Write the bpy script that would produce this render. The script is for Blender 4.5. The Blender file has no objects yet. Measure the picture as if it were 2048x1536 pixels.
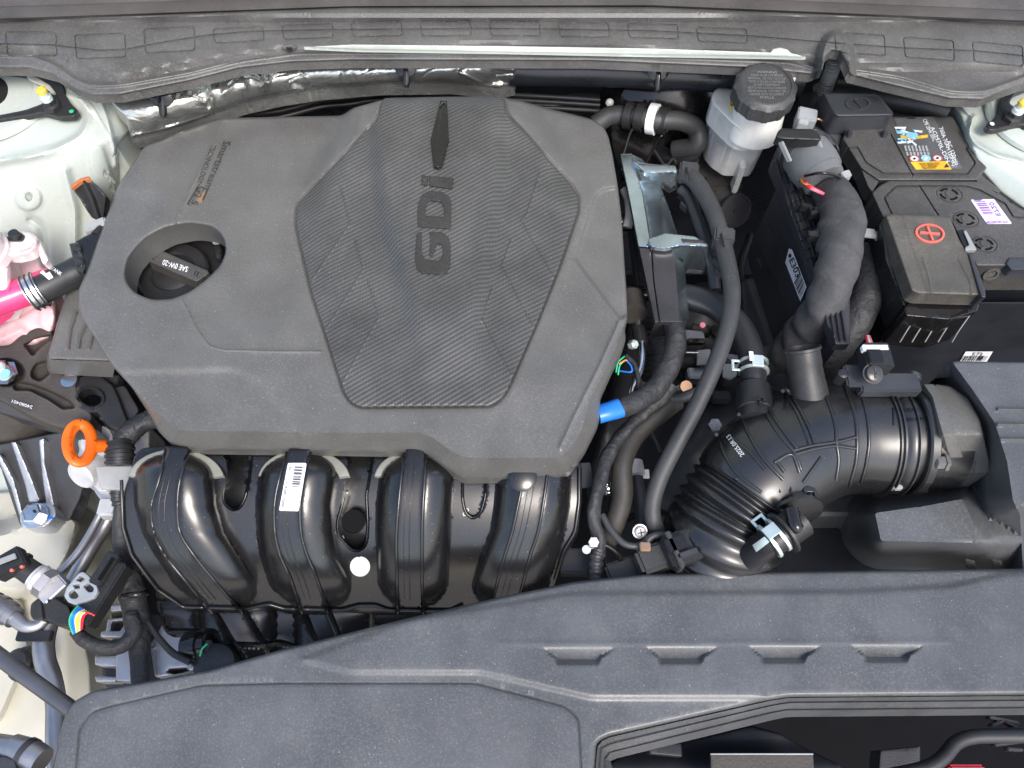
import bpy, bmesh, math, random
import numpy as np
from mathutils import Vector, Matrix
from mathutils.geometry import delaunay_2d_cdt
S = bpy.context.scene; COL = S.collection
random.seed(7); RNG = np.random.default_rng(7)
# ---------------- camera, world, sun, exposure ----------------
ELEV = math.radians(62); DIST = 0.86; F = 1547.0
CAM = np.array([0, -DIST*math.cos(ELEV), DIST*math.sin(ELEV)])
RT = np.array([1.0, 0, 0]); UP = np.array([0, math.sin(ELEV), math.cos(ELEV)]); FW = np.array([0, math.cos(ELEV), -math.sin(ELEV)])
cd = bpy.data.cameras.new('camera'); cam = bpy.data.objects.new('camera', cd); COL.objects.link(cam)
cam.location = CAM; cam.rotation_euler = (math.pi/2-ELEV, 0, 0)
cd.sensor_width = 36; cd.lens = 36*F/2048; cd.clip_start = 0.02; cd.clip_end = 2000
S.camera = cam
w = bpy.data.worlds.new('World'); S.world = w; w.use_nodes = True
nt = w.node_tree; bg = nt.nodes['Background']; sky = nt.nodes.new('ShaderNodeTexSky')
sky.sky_type = 'NISHITA'; sky.sun_disc = False
SUN_EL, SUN_AZ = math.radians(52), math.radians(158)
sky.sun_elevation = SUN_EL; sky.sun_rotation = SUN_AZ; sky.air_density = 1.1; sky.dust_density = 2.5; sky.ozone_density = 0.3
nt.links.new(sky.outputs[0], bg.inputs[0]); bg.inputs[1].default_value = 0.15
sl = bpy.data.lights.new('sun', 'SUN'); so = bpy.data.objects.new('sun', sl); COL.objects.link(so)
sl.energy = 1.35; sl.angle = math.radians(22); sl.color = (1, .965, .91)
sdir = Vector((math.sin(SUN_AZ)*math.cos(SUN_EL), math.cos(SUN_AZ)*math.cos(SUN_EL), math.sin(SUN_EL)))
so.rotation_euler = sdir.to_track_quat('Z', 'Y').to_euler(); so.location = (0, 0, 5)
S.view_settings.view_transform = 'Standard'; S.view_settings.look = 'None'; S.view_settings.exposure = 1.08
# ---------------- pixel -> world ----------------
def rays(x, y):
    x = np.asarray(x, float); y = np.asarray(y, float)
    return FW + ((x-1024)/F)[..., None]*RT - ((y-768)/F)[..., None]*UP
def PZ(x, y, z):
    d = rays(x, y); t = (np.asarray(z, float)-CAM[2])/d[..., 2]
    return CAM + t[..., None]*d
def P(x, y, z): return PZ(np.array(x), np.array(y), np.array(z))
def zY(Y):                                    # height of the vertical plane y = Y under a pixel
    def f(x, y):
        d = rays(x, y); return CAM[2] + (Y-CAM[1])/d[..., 1]*d[..., 2]
    return f
def mpp(x, y, z): return float((P(x, y, z)-CAM) @ FW)/F      # metres per pixel there
def A(l): return np.array([(p[0], p[1]) for p in l], float)
# ---------------- 2-D helpers ----------------
def seg_d(poly, x, y, closed):
    a = poly if closed else poly[:-1]; b = np.roll(poly, -1, 0) if closed else poly[1:]
    best = np.full(x.shape, 1e9)
    for p, q in zip(a, b):
        v = q-p; L = v @ v + 1e-12
        t = np.clip(((x-p[0])*v[0]+(y-p[1])*v[1])/L, 0, 1)
        best = np.minimum(best, (x-p[0]-t*v[0])**2+(y-p[1]-t*v[1])**2)
    return np.sqrt(best)
def inside(poly, x, y):
    r = np.zeros(x.shape, bool); q = np.roll(poly, -1, 0)
    for (x0, y0), (x1, y1) in zip(poly, q):
        c = ((y0 > y) != (y1 > y))
        if y1 != y0: r ^= c & (x < (x1-x0)*(y-y0)/(y1-y0)+x0)
    return r
def sd(poly, x, y): return seg_d(poly, x, y, True)*np.where(inside(poly, x, y), 1, -1)
def ss(t): t = np.clip(t, 0, 1); return t*t*(3-2*t)
def rnd(poly, r, n=4, closed=True):
    P0 = A(poly); out = []; N = len(P0)
    for i in range(N):
        if not closed and i in (0, N-1): out.append(P0[i]); continue
        a, b, c = P0[i-1], P0[i], P0[(i+1) % N]
        la, lc = np.linalg.norm(a-b), np.linalg.norm(c-b)
        ra, rc = min(r, la*.45), min(r, lc*.45)
        s, e = b+(a-b)/max(la, 1e-9)*ra, b+(c-b)/max(lc, 1e-9)*rc
        for k in range(n+1):
            t = k/n; out.append((1-t)**2*s+2*t*(1-t)*b+t*t*e)
    return np.array(out)
def resamp(poly, sp, closed=True):
    q = np.vstack([poly, poly[:1]]) if closed else poly
    out = []
    for a, b in zip(q[:-1], q[1:]):
        n = max(1, int(math.ceil(np.linalg.norm(b-a)/sp)))
        for k in range(n): out.append(a+(b-a)*k/n)
    if not closed: out.append(q[-1])
    return np.array(out)
def ell(cx, cy, rx, ry, n=40, rot=0, a0=0, a1=360):
    full = (a1-a0) >= 360
    t = np.radians(np.linspace(a0, a1, n, endpoint=not full)); c, s = math.cos(math.radians(rot)), math.sin(math.radians(rot))
    X, Y = rx*np.cos(t), ry*np.sin(t)
    return np.stack([cx+X*c-Y*s, cy+X*s+Y*c], 1)
def offs(poly, d, closed):
    t = (np.roll(poly, -1, 0)-np.roll(poly, 1, 0)) if closed else np.gradient(poly, axis=0)
    t /= np.linalg.norm(t, axis=1)[:, None]+1e-9
    return poly+d*np.stack([-t[:, 1], t[:, 0]], 1)
class Z:                                      # a height function over the picture plus raised and sunk features
    def __init__(s, base): s.b = base; s.f = []; s.rows = []
    def add(s, f): s.f.append(f); return s
    def row(s, l, closed, ds, sp=4):
        q = resamp(l, sp, closed)
        for d in ds: s.rows.append(offs(q, d, closed))
    def step(s, poly, h, w, r=0):
        p = rnd(poly, r) if r else A(poly); s.row(p, True, (-w/2, -w/4, 0, w/4, w/2))
        s.f.append(lambda x, y: h*ss(sd(p, x, y)/w+.5)); return s
    def line(s, l, h, w, closed=False, r=0):
        p = rnd(l, r, 4, closed) if r else A(l); s.row(p, closed, (-w, -w*.6, -w*.3, 0, w*.3, w*.6, w), 3)
        s.f.append(lambda x, y: h*np.exp(-(seg_d(p, x, y, closed)/(w*.6))**2)); return s
    def __call__(s, x, y):
        x = np.asarray(x, float); y = np.asarray(y, float)
        z = s.b(x, y) if callable(s.b) else np.full(x.shape, float(s.b))
        for f in s.f: z = z+f(x, y)
        return z
# ---------------- objects ----------------
ORG = {}
def link(name, V, Fc, mat, parent=None, ang=38, smooth=True):
    V = np.asarray(V, float)
    if parent is not None: o0 = ORG[parent.name]
    else: o0 = np.array([V[:, 0].mean(), V[:, 1].mean(), V[:, 2].min()])
    me = bpy.data.meshes.new(name); me.from_pydata((V-o0).tolist(), [], Fc); me.validate(); me.update()
    bm = bmesh.new(); bm.from_mesh(me); bmesh.ops.recalc_face_normals(bm, faces=bm.faces)
    # open surfaces: turn the majority of large faces to the camera
    if bm.faces:
        cw = Vector(CAM-o0); s = sum(f.normal.dot(cw-f.calc_center_median())*f.calc_area() for f in bm.faces if any(e.is_boundary for e in f.edges) or len(bm.faces) < 9000)
        if s < 0 and any(e.is_boundary for e in bm.edges): bmesh.ops.reverse_faces(bm, faces=bm.faces)
    bm.to_mesh(me); bm.free()
    if smooth:
        me.polygons.foreach_set('use_smooth', [True]*len(me.polygons)); me.set_sharp_from_angle(angle=math.radians(ang))
    me.materials.append(mat); o = bpy.data.objects.new(name, me); COL.objects.link(o)
    if parent is None: o.location = o0; ORG[o.name] = o0
    else: o.parent = parent; ORG[o.name] = ORG[parent.name]
    return o
def tag(o, label, cat, group=None):
    o['label'] = label; o['category'] = cat
    if group: o['group'] = group
    return o
def thing(name, label, cat, at, group=None):
    o = bpy.data.objects.new(name, None); COL.objects.link(o); o.empty_display_size = .02
    o.location = P(*at); ORG[o.name] = np.array(P(*at)); return tag(o, label, cat, group)
def struct(o): o['kind'] = 'structure'; return o
def relief(name, outline, z, mat, parent=None, step=14, holes=(), edge=(4, .002), skirt=.02, hskirt=None, flare=0., ang=38, r=0, hedge=None):
    z = z if callable(z) else Z(z); ol = rnd(outline, r) if r else A(outline)
    er, ed = edge; fs = min(step*.5, 8); ol = resamp(ol, fs); hs = [resamp(A(h), fs) for h in holes]
    x0, y0 = ol.min(0); x1, y1 = ol.max(0)
    gx, gy = np.meshgrid(np.arange(x0+step*.5, x1, step), np.arange(y0+step*.5, y1, step)); gx[1::2] += step*.4
    g = [np.stack([gx.ravel(), gy.ravel()], 1)]
    if er > 0:
        c = 1 if sd(ol, *(offs(ol, 1., True)[:, i] for i in (0, 1))).mean() > 0 else -1
        for k in (.12, .35, .65, 1): g.append(offs(ol, c*er*k, True))
        if hedge is None: hedge = edge
        for h in hs:
            c = 1 if sd(h, *(offs(h, 1., True)[:, i] for i in (0, 1))).mean() > 0 else -1
            for k in (.12, .35, .65, 1): g.append(offs(h, -c*hedge[0]*k, True))
    if hasattr(z, 'rows'): g += z.rows
    g = np.vstack(g); tol = .35
    ok = sd(ol, g[:, 0], g[:, 1]) > tol
    for h in hs: ok &= sd(h, g[:, 0], g[:, 1]) < -tol
    g = g[ok]; key = np.round(g/1.1).astype(int); _, i = np.unique(key, axis=0, return_index=True); g = g[np.sort(i)]
    allp = np.vstack([ol]+hs+[g]); ed_ = []; n = 0
    for l in [ol]+hs:
        ed_ += [(n+k, n+(k+1) % len(l)) for k in range(len(l))]; n += len(l)
    V2, _, T, ov, _, _ = delaunay_2d_cdt([Vector(p) for p in allp], ed_, [], 0, 1e-4)
    V2 = np.array([tuple(v) for v in V2]); T = np.array(T)
    c = V2[T].mean(1); ok = inside(ol, c[:, 0], c[:, 1])
    for h in hs: ok &= ~inside(h, c[:, 0], c[:, 1])
    T = T[ok]; X, Y = V2[:, 0], V2[:, 1]; zz = z(X, Y)
    if ed:
        d = np.clip(sd(ol, X, Y), 0, er)/er; zz = zz-ed*(1-np.sqrt(np.maximum(0, 1-(1-d)**2)))
        for h in hs:
            d = np.clip(-sd(h, X, Y), 0, hedge[0])/hedge[0]; zz = zz-hedge[1]*(1-np.sqrt(np.maximum(0, 1-(1-d)**2)))
    W = PZ(X, Y, zz); Fc = [tuple(int(k) for k in t) for t in T]; W = list(W)
    mp = {}
    for i, o in enumerate(ov):
        for k in o: mp[k] = i
    n = 0
    for li, l in enumerate([ol]+hs):
        idx = [mp.get(n+k, n+k) for k in range(len(l))]; n += len(l)
        dep = skirt if li == 0 else (skirt if hskirt is None else hskirt)
        if not dep: continue
        cen = np.mean([W[i] for i in idx], 0); m = len(W); fl = flare if li == 0 else 0
        for i in idx:
            v = W[i]-cen; v[2] = 0; v /= np.linalg.norm(v)+1e-9
            W.append(W[i]+v*fl-np.array([0, 0, dep]))
        for k in range(len(l)):
            a, b = idx[k], idx[(k+1) % len(l)]
            if a != b: Fc.append((a, b, m+(k+1) % len(l), m+k))
    return link(name, W, Fc, mat, parent, ang)
def crom(pts, n):
    p = np.asarray(pts, float); p = np.vstack([2*p[0]-p[1], p, 2*p[-1]-p[-2]]); out = []
    for i in range(1, len(p)-2):
        for k in range(n):
            t = k/n; a, b, c, d = p[i-1:i+3]
            out.append(.5*((2*b)+(c-a)*t+(2*a-5*b+4*c-d)*t*t+(3*b-a-3*c+d)*t**3))
    out.append(p[-2]); return np.array(out)
def wpath(pts, r):                            # (px, py, z[, r_px]) -> x y z radius in metres
    return [tuple(P(q[0], q[1], q[2]))+((q[3] if len(q) > 3 else r)*mpp(q[0], q[1], q[2]),) for q in pts]
def sweep(path, seg, rf=None, flat=1., open_end=False):
    c, R = path[:, :3], path[:, 3]; t = np.gradient(c, axis=0); t /= np.linalg.norm(t, axis=1)[:, None]+1e-12
    s = np.concatenate([[0], np.cumsum(np.linalg.norm(np.diff(c, axis=0), axis=1))])
    u = np.cross(t[0], [0, 0, 1.]); u = u/np.linalg.norm(u) if np.linalg.norm(u) > .05 else np.array([1., 0, 0])
    V = []; a = np.linspace(0, 2*math.pi, seg, endpoint=False)
    for i in range(len(c)):
        u = u-t[i]*(u @ t[i]); u /= np.linalg.norm(u); v = np.cross(t[i], u)
        for k in range(seg):
            r = R[i]*(rf(s[i], a[k]) if rf else 1)
            V.append(c[i]+r*(math.cos(a[k])*u+flat*math.sin(a[k])*v))
    Fc = [(i*seg+k, i*seg+(k+1) % seg, (i+1)*seg+(k+1) % seg, (i+1)*seg+k) for i in range(len(c)-1) for k in range(seg)]
    if not open_end: Fc += [tuple(range(seg)), tuple(reversed(range((len(c)-1)*seg, len(c)*seg)))]
    return V, Fc
def tube(name, pts, r, mat, parent=None, n=10, seg=16, rf=None, flat=1., straight=False, open_end=False):
    w_ = wpath(pts, r); path = crom(w_, n) if not straight else np.array(w_)
    V, Fc = sweep(path, seg, rf, flat, open_end); return link(name, V, Fc, mat, parent, 50)
def tapef(amp=.05, sp=.018, seed=0):          # spirally taped harness: edges of the tape and soft dents
    ph = np.random.default_rng(seed).uniform(0, 6, 6)
    def f(s, a):
        q = ((s/sp+a/(2*math.pi)) % 1)
        return 1+amp*(q-.5)*.8+amp*.6*math.sin(s*190+ph[0]+2*a)+amp*.5*math.sin(s*83+ph[1]-3*a)+amp*.4*math.sin(a*2+ph[2]+s*40)
    return f
def corr(sp, amp): return lambda s, a: 1+amp*(1 if math.sin(s*2*math.pi/sp) > 0 else -1)
def lathe(name, a, d, prof, mat, parent=None, seg=32, wa=False, ang=35, rf=None):
    a = np.asarray(a if wa else P(*a), float); d = np.asarray(d, float); d /= np.linalg.norm(d)
    u = np.cross(d, [0, 0, 1.]); u = u/np.linalg.norm(u) if np.linalg.norm(u) > .05 else np.array([1., 0, 0]); v = np.cross(d, u)
    V = []
    for h, r in prof:
        for k in range(seg):
            t = 2*math.pi*k/seg; q = r*(rf(t, h) if rf else 1); V.append(a+d*h+q*(math.cos(t)*u+math.sin(t)*v))
    m = len(prof); Fc = [(i*seg+k, i*seg+(k+1) % seg, (i+1)*seg+(k+1) % seg, (i+1)*seg+k) for i in range(m-1) for k in range(seg)]
    if prof[0][1] > 0: Fc.append(tuple(range(seg)))
    if prof[-1][1] > 0: Fc.append(tuple(reversed(range((m-1)*seg, m*seg))))
    return link(name, V, Fc, mat, parent, ang)
def ringp(r0, r1, h0, h1):                    # closed ring profile
    return [(h0, r0), (h0, r1), (h1, r1), (h1, r0), (h0, r0)]
def box(name, c, ax, mat, parent=None, bev=.0012, wc=True):
    c = np.asarray(c if wc else P(*c)); bm = bmesh.new()
    vs = [bm.verts.new(c+sx*np.asarray(ax[0])+sy*np.asarray(ax[1])+sz*np.asarray(ax[2])) for sz in (-1, 1) for sy in (-1, 1) for sx in (-1, 1)]
    for f in ((0, 1, 3, 2), (4, 5, 7, 6), (0, 1, 5, 4), (2, 3, 7, 6), (0, 2, 6, 4), (1, 3, 7, 5)): bm.faces.new([vs[i] for i in f])
    bmesh.ops.recalc_face_normals(bm, faces=bm.faces)
    if bev: bmesh.ops.bevel(bm, geom=list(bm.edges), offset=bev, segments=2, affect='EDGES', clamp_overlap=True)
    V = [tuple(v.co) for v in bm.verts]; bm.verts.index_update(); Fc = [tuple(v.index for v in f.verts) for f in bm.faces]; bm.free()
    return link(name, V, Fc, mat, parent, 35)
def bar(name, p0, p1, wpx, hm, mat, parent=None, bev=.001, up=(0, 0, 1)):   # bar between two (px,py,z); width in px, height in m below the line
    a, b = P(*p0), P(*p1); d = (b-a)/2; u = np.asarray(up, float); u = u-d*(u @ d)/(d @ d); u /= np.linalg.norm(u)
    s = np.cross(d, u); s /= np.linalg.norm(s); wm = wpx*mpp(*p0)/2
    return box(name, (a+b)/2-u*hm/2, (d, s*wm, u*hm/2), mat, parent, bev)
def loft(name, lines, mat, parent=None, n=40, smooth=False, closed=False, ang=38, caps=False):
    rows = []
    for l in lines:
        w3 = np.array([P(*q) for q in l]); s = np.concatenate([[0], np.cumsum(np.linalg.norm(np.diff(w3, axis=0), axis=1))]); s /= s[-1]
        if smooth: w3 = crom(w3, 8); s = np.concatenate([[0], np.cumsum(np.linalg.norm(np.diff(w3, axis=0), axis=1))]); s /= s[-1]
        t = np.linspace(0, 1, n); rows.append(np.stack([np.interp(t, s, w3[:, k]) for k in range(3)], 1))
    V = np.vstack(rows); Fc = [(i*n+k, i*n+k+1, (i+1)*n+k+1, (i+1)*n+k) for i in range(len(rows)-1) for k in range(n-1)]
    return link(name, V, Fc, mat, parent, ang)
_glyph = {}
def ptext(s, p0, p1, h, z, mat, parent, name='lettering', off=.0006, th=0., bold=0.):
    """text laid on the surface z: baseline p0->p1, h = px vector of the capital height"""
    k = (s, bold)
    if k not in _glyph:
        cu = bpy.data.curves.new('t', 'FONT'); cu.body = s; cu.extrude = .5; cu.offset = bold; cu.resolution_u = 3
        o = bpy.data.objects.new('t', cu); COL.objects.link(o); dg = bpy.context.evaluated_depsgraph_get()
        me = bpy.data.meshes.new_from_object(o.evaluated_get(dg)); V = np.array([tuple(v.co) for v in me.vertices]); Fc = [tuple(f.vertices) for f in me.polygons]
        bpy.data.objects.remove(o); bpy.data.curves.remove(cu); bpy.data.meshes.remove(me); _glyph[k] = (V, Fc)
    V, Fc = _glyph[k]; x0, x1 = V[:, 0].min(), V[:, 0].max(); u = (V[:, 0]-x0)/(x1-x0); v = V[:, 1]/.70
    X = p0[0]+(p1[0]-p0[0])*u+h[0]*v; Y = p0[1]+(p1[1]-p0[1])*u+h[1]*v
    zz = (z(X, Y) if callable(z) else z)+np.where(V[:, 2] > 0, off+th, -.0004)
    return link(name, PZ(X, Y, zz), Fc, mat, parent, 30, smooth=False)
def bars(quad, z, mat, parent, n=18, seed=1, name='barcode', off=.0007, fill=.5):
    """bars across quad (a b c d): stripes between edge a-b and edge d-c"""
    a, b, c, d = [np.array(q, float) for q in quad]; rr = np.random.default_rng(seed); V = []; Fc = []; t = 0
    ws = rr.choice([1, 1, 2, 3], 2*n).astype(float); ws /= ws.sum()
    for k, w_ in enumerate(ws):
        if k % 2 == 0:
            q = [a+(b-a)*t, a+(b-a)*(t+w_), d+(c-d)*(t+w_), d+(c-d)*t]; m = len(V)
            for p in q: V.append(P(p[0], p[1], (float(z(np.array(p[0]), np.array(p[1]))) if callable(z) else z)+off))
            Fc.append((m, m+1, m+2, m+3))
        t += w_
    return link(name, V, Fc, mat, parent, smooth=False)
def wob(sp=.02, amp=.03, seed=0): return tapef(amp, sp, seed)
def pxdir(p, q):                              # unit world vector from (px,py,z) to (px,py,z)
    v = P(*q)-P(*p); return v/np.linalg.norm(v)
from mathutils.bvhtree import BVHTree
def on(*obs):                                 # height of the first surface of these objects met under a pixel
    trees = []
    for o in obs:
        og = Vector(ORG[o.name]); me = o.data; trees.append(BVHTree.FromPolygons([v.co+og for v in me.vertices], [tuple(p.vertices) for p in me.polygons]))
    C_ = Vector(CAM)
    def f(x, y):
        x = np.atleast_1d(np.asarray(x, float)); y = np.atleast_1d(np.asarray(y, float))*np.ones_like(x); out = np.full(x.shape, np.nan)
        for i in range(x.size):
            d = Vector(rays(x.flat[i], y.flat[i])); d.normalize(); best = None
            for t in trees:
                h = t.ray_cast(C_, d)
                if h[0] is not None and (best is None or h[3] < best[0]): best = (h[3], h[0].z)
            if best: out.flat[i] = best[1]
        if np.isnan(out).any(): out[np.isnan(out)] = np.nanmean(out) if not np.isnan(out).all() else 0.
        return out if out.size > 1 else out[0]
    return f
def ridge(zf, l, r, m, par, name='moulded_rib', off=0., closed=False):   # a rounded rib laid along a line over a surface
    q = resamp(A(l), 7, closed); z_ = zf(q[:, 0], q[:, 1])+off
    return tube(name, [(a, b, float(c)) for (a, b), c in zip(q, z_)], r, M[m], par, 2, 8)
# ---------------- materials ----------------
def mat(name, col, rough=.5, metal=0., grain=0., gs=900, dust=0., dcol=(.42, .38, .32), speck=0., coat=0., wr=0., ws=60, spec=.5, trans=0., sss=0., rv=.12, patch=0., var=1.):
    m = bpy.data.materials.new(name); m.use_nodes = True; N = m.node_tree.nodes; L = m.node_tree.links; b = N['Principled BSDF']
    b.inputs['Metallic'].default_value = metal; b.inputs['Specular IOR Level'].default_value = spec
    b.inputs['Coat Weight'].default_value = coat; b.inputs['Coat Roughness'].default_value = .08; b.inputs['Transmission Weight'].default_value = trans
    if sss: b.inputs['Subsurface Weight'].default_value = sss; b.inputs['Subsurface Radius'].default_value = (.02, .015, .015); b.inputs['Subsurface Scale'].default_value = .5
    tc = N.new('ShaderNodeTexCoord')
    geo = N.new('ShaderNodeNewGeometry')
    def noise(sc, det=3, ro=.55):
        n = N.new('ShaderNodeTexNoise'); n.inputs['Scale'].default_value = sc; n.inputs['Detail'].default_value = det; n.inputs['Roughness'].default_value = ro
        L.new(geo.outputs['Position'], n.inputs['Vector']); return n
    def ramp(src, a, bb, v0=0, v1=1):
        r = N.new('ShaderNodeMapRange'); L.new(src, r.inputs[0]); r.inputs[1].default_value = a; r.inputs[2].default_value = bb; r.inputs[3].default_value = v0; r.inputs[4].default_value = v1; return r.outputs[0]
    def mix(f, a, c):
        x = N.new('ShaderNodeMix'); x.data_type = 'RGBA'; L.new(f, x.inputs[0])
        for i, v in ((6, a), (7, c)):
            if isinstance(v, tuple): x.inputs[i].default_value = (*v, 1)
            else: L.new(v, x.inputs[i])
        return x.outputs[2]
    n1 = noise(14, 5); n2 = noise(gs, 2)
    dark = tuple(c*(1-.22*var) for c in col); lite = tuple(min(1, c*(1+.2*var)) for c in col)
    c = mix(ramp(n1.outputs[0], .35, .65), dark, lite)
    if patch:
        c = mix(ramp(noise(35, 6, .7).outputs[0], .5, .72, 0, patch), c, dcol)
    if dust or speck:
        f = ramp(noise(420, 3, .7).outputs[0], .48, .78, 0, dust) if dust else None
        if f is not None:
            mm = N.new('ShaderNodeMath'); mm.operation = 'MULTIPLY'; L.new(f, mm.inputs[0]); L.new(ramp(noise(9, 4).outputs[0], .3, .65, .35, 1), mm.inputs[1]); c = mix(mm.outputs[0], c, dcol)
        for sc, th in ((170, .085), (420, .11), (75, .03)):
            if not speck: break
            v = N.new('ShaderNodeTexVoronoi'); v.inputs['Scale'].default_value = sc; L.new(geo.outputs['Position'], v.inputs['Vector'])
            sep = N.new('ShaderNodeSeparateColor'); L.new(v.outputs['Color'], sep.inputs[0])
            k = N.new('ShaderNodeMath'); k.operation = 'MULTIPLY'; L.new(ramp(v.outputs['Distance'], th, th*.5), k.inputs[0]); L.new(ramp(sep.outputs[0], .5, 1., 0, speck), k.inputs[1])
            c = mix(k.outputs[0], c, (.62, .6, .56))
    L.new(c, b.inputs['Base Color'])
    L.new(ramp(n1.outputs[0], .3, .7, max(.02, rough-rv*.6), min(1, rough+rv*.6)), b.inputs['Roughness'])
    prev = None
    if grain:
        bp = N.new('ShaderNodeBump'); bp.inputs['Strength'].default_value = grain; bp.inputs['Distance'].default_value = .0006; L.new(n2.outputs[0], bp.inputs['Height']); prev = bp
    if wr:
        bp = N.new('ShaderNodeBump'); bp.inputs['Strength'].default_value = min(1, wr); bp.inputs['Distance'].default_value = .004*wr; nn = noise(ws, 3); nn.inputs['Distortion'].default_value = .6; L.new(nn.outputs[0], bp.inputs['Height'])
        if prev: L.new(prev.outputs[0], bp.inputs['Normal'])
        prev = bp
    if prev: L.new(prev.outputs[0], b.inputs['Normal'])
    return m
M = {}
M['cover'] = mat('dusty_charcoal_plastic', (.104, .102, .097), .34, grain=.22, dust=.25, speck=1., patch=.02, var=.6)
M['shroud'] = mat('dusty_grey_plastic', (.082, .086, .092), .35, grain=.22, dust=.25, speck=1., patch=.06, var=.7)
M['cowl'] = mat('cowl_plastic', (.088, .086, .084), .44, grain=.4, gs=700, dust=.3, speck=.8, patch=.05)
M['trim'] = mat('brown_black_trim', (.065, .058, .055), .42, grain=.2, dust=.1)
M['gloss'] = mat('gloss_black', (.012, .011, .011), .13, speck=.15, dust=.03)
M['badge'] = mat('smoked_badge_plastic', (.030, .029, .027), .2, dust=.1, speck=.4)
M['mani'] = mat('satin_black_nylon', (.008, .008, .009), .23, dust=.03, speck=.5, spec=.7, dcol=(.3, .26, .2), rv=.06)
M['flange_sheen'] = mat('painted_flange_sheen', (.22, .22, .19), .5, grain=.2)  # pale olive reflection on the manifold flange, put into the base colour
M['duct'] = mat('satin_duct_rubber', (.013, .013, .014), .27, spec=.8, dust=.03, speck=.3, rv=.08, dcol=(.3, .27, .23))
M['rubber'] = mat('hose_rubber', (.035, .036, .038), .5, grain=.25, dust=.12)
M['rubberb'] = mat('black_rubber', (.018, .019, .022), .45, grain=.2, dust=.05)
M['hosebr'] = mat('brown_black_hose', (.035, .032, .028), .6, grain=.3, dust=.1)
M['tape'] = mat('cloth_tape', (.022, .023, .026), .6, grain=.3, wr=.9, ws=70, dust=.06)
M['tapeg'] = mat('grey_cloth_tape', (.048, .048, .051), .7, grain=.5, wr=.7, ws=40, dust=.10, patch=.06)
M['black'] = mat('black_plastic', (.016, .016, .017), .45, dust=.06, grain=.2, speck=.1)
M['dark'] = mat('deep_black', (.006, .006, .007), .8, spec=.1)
M['navy'] = mat('navy_black_case', (.012, .014, .020), .5, grain=.2, speck=.08)
M['batt'] = mat('battery_cover_plastic', (.060, .057, .054), .52, grain=.4, dust=.2, speck=.4)
M['plus'] = mat('dusty_brown_cover', (.072, .066, .056), .55, grain=.4, dust=.35, speck=.3, dcol=(.3, .27, .22), patch=.15)
M['neg'] = mat('blue_black_cap', (.036, .039, .046), .5, grain=.4, speck=.15)
M['white'] = mat('white_car_paint', (.50, .54, .49), .28, coat=.5, rv=.05, var=.12)
M['cream'] = mat('cream_car_paint', (.45, .43, .36), .35, coat=.3, patch=.06, dcol=(.25, .2, .14), var=.3)
M['seal'] = mat('seam_sealer', (.58, .60, .56), .5, wr=.5, ws=60)
M['alu'] = mat('cast_aluminium', (.52, .53, .56), .42, metal=.85, grain=.7, gs=600, patch=.1, dcol=(.3, .28, .26))
M['aluw'] = mat('raw_white_casting', (.62, .62, .62), .55, metal=.4, grain=.9, gs=450)
M['steel'] = mat('zinc_steel', (.62, .64, .66), .25, metal=1., grain=.15)
M['zinc'] = mat('pale_zinc_clamp', (.72, .82, .80), .38, metal=.6)
M['pipe'] = mat('dull_metal_pipe', (.40, .39, .40), .38, metal=.9, grain=.4)
M['shield'] = mat('brushed_shield', (.50, .58, .62), .24, metal=.95, wr=.12, ws=90, patch=.12, dcol=(.2, .22, .25))
M['shieldd'] = mat('dark_shield', (.055, .052, .056), .3, metal=.4, speck=.2, dust=.05)
M['foil'] = mat('crumpled_foil_wrap', (.55, .55, .52), .24, metal=.82, wr=1., ws=28, patch=.1, dcol=(.5, .48, .4))
M['foilb'] = mat('black_wrap', (.02, .022, .028), .3, wr=.25, ws=40)
M['cast'] = mat('rusty_black_casting', (.050, .043, .038), .6, grain=.9, gs=380, dust=.25, dcol=(.16, .13, .10))
M['castb'] = mat('dark_casting', (.036, .036, .040), .45, grain=.5, gs=500, wr=.1)
M['orange'] = mat('orange_plastic', (.86, .15, .008), .4)
M['pink'] = mat('pink_coolant_tank', (.72, .46, .48), .3, sss=.3, coat=.2)
M['pinkhot'] = mat('hot_pink_coolant', (.72, .05, .17), .25, sss=.2, coat=.3)
M['pinkc'] = mat('clear_pinkish_plastic', (.70, .60, .59), .3, sss=.2, coat=.2)
M['resv'] = mat('milky_reservoir', (.70, .69, .65), .3, sss=.25, coat=.15, patch=.2, dcol=(.45, .43, .44))
M['cap'] = mat('reservoir_cap', (.038, .039, .04), .45, grain=.3, dust=.15)
M['yellow'] = mat('yellow_print', (.62, .46, .06), .5)
M['conn'] = mat('grey_connector_hood', (.14, .145, .15), .5, dust=.15, grain=.2)
M['rod'] = mat('dark_steel_rod', (.13, .13, .14), .35, metal=.6, grain=.2)
M['oranged'] = mat('faded_orange_tape', (.50, .15, .05), .6, dust=.2)
M['port'] = mat('matt_port_rubber', (.020, .020, .021), .46, dust=.12, grain=.2)
M['ink'] = mat('black_print', (.02, .02, .025), .5)
M['paper'] = mat('white_label', (.78, .79, .80), .5)
M['lilac'] = mat('lilac_label', (.66, .55, .78), .5)
M['purple'] = mat('purple_print', (.16, .09, .26), .5)
M['red'] = mat('coral_red_plastic', (.62, .12, .09), .5)
M['print'] = mat('white_print', (.75, .78, .78), .5)
M['greyp'] = mat('grey_plastic_cap', (.32, .33, .33), .45, grain=.2, dust=.1)
M['greyc'] = mat('grey_connector_lock', (.30, .32, .34), .35)
M['blue'] = mat('blue_tape', (.02, .17, .62), .3, wr=.3, ws=50)
M['wred'] = mat('red_wire', (.65, .02, .04), .35); M['wpink'] = mat('pink_wire', (.85, .22, .3), .35)
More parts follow.
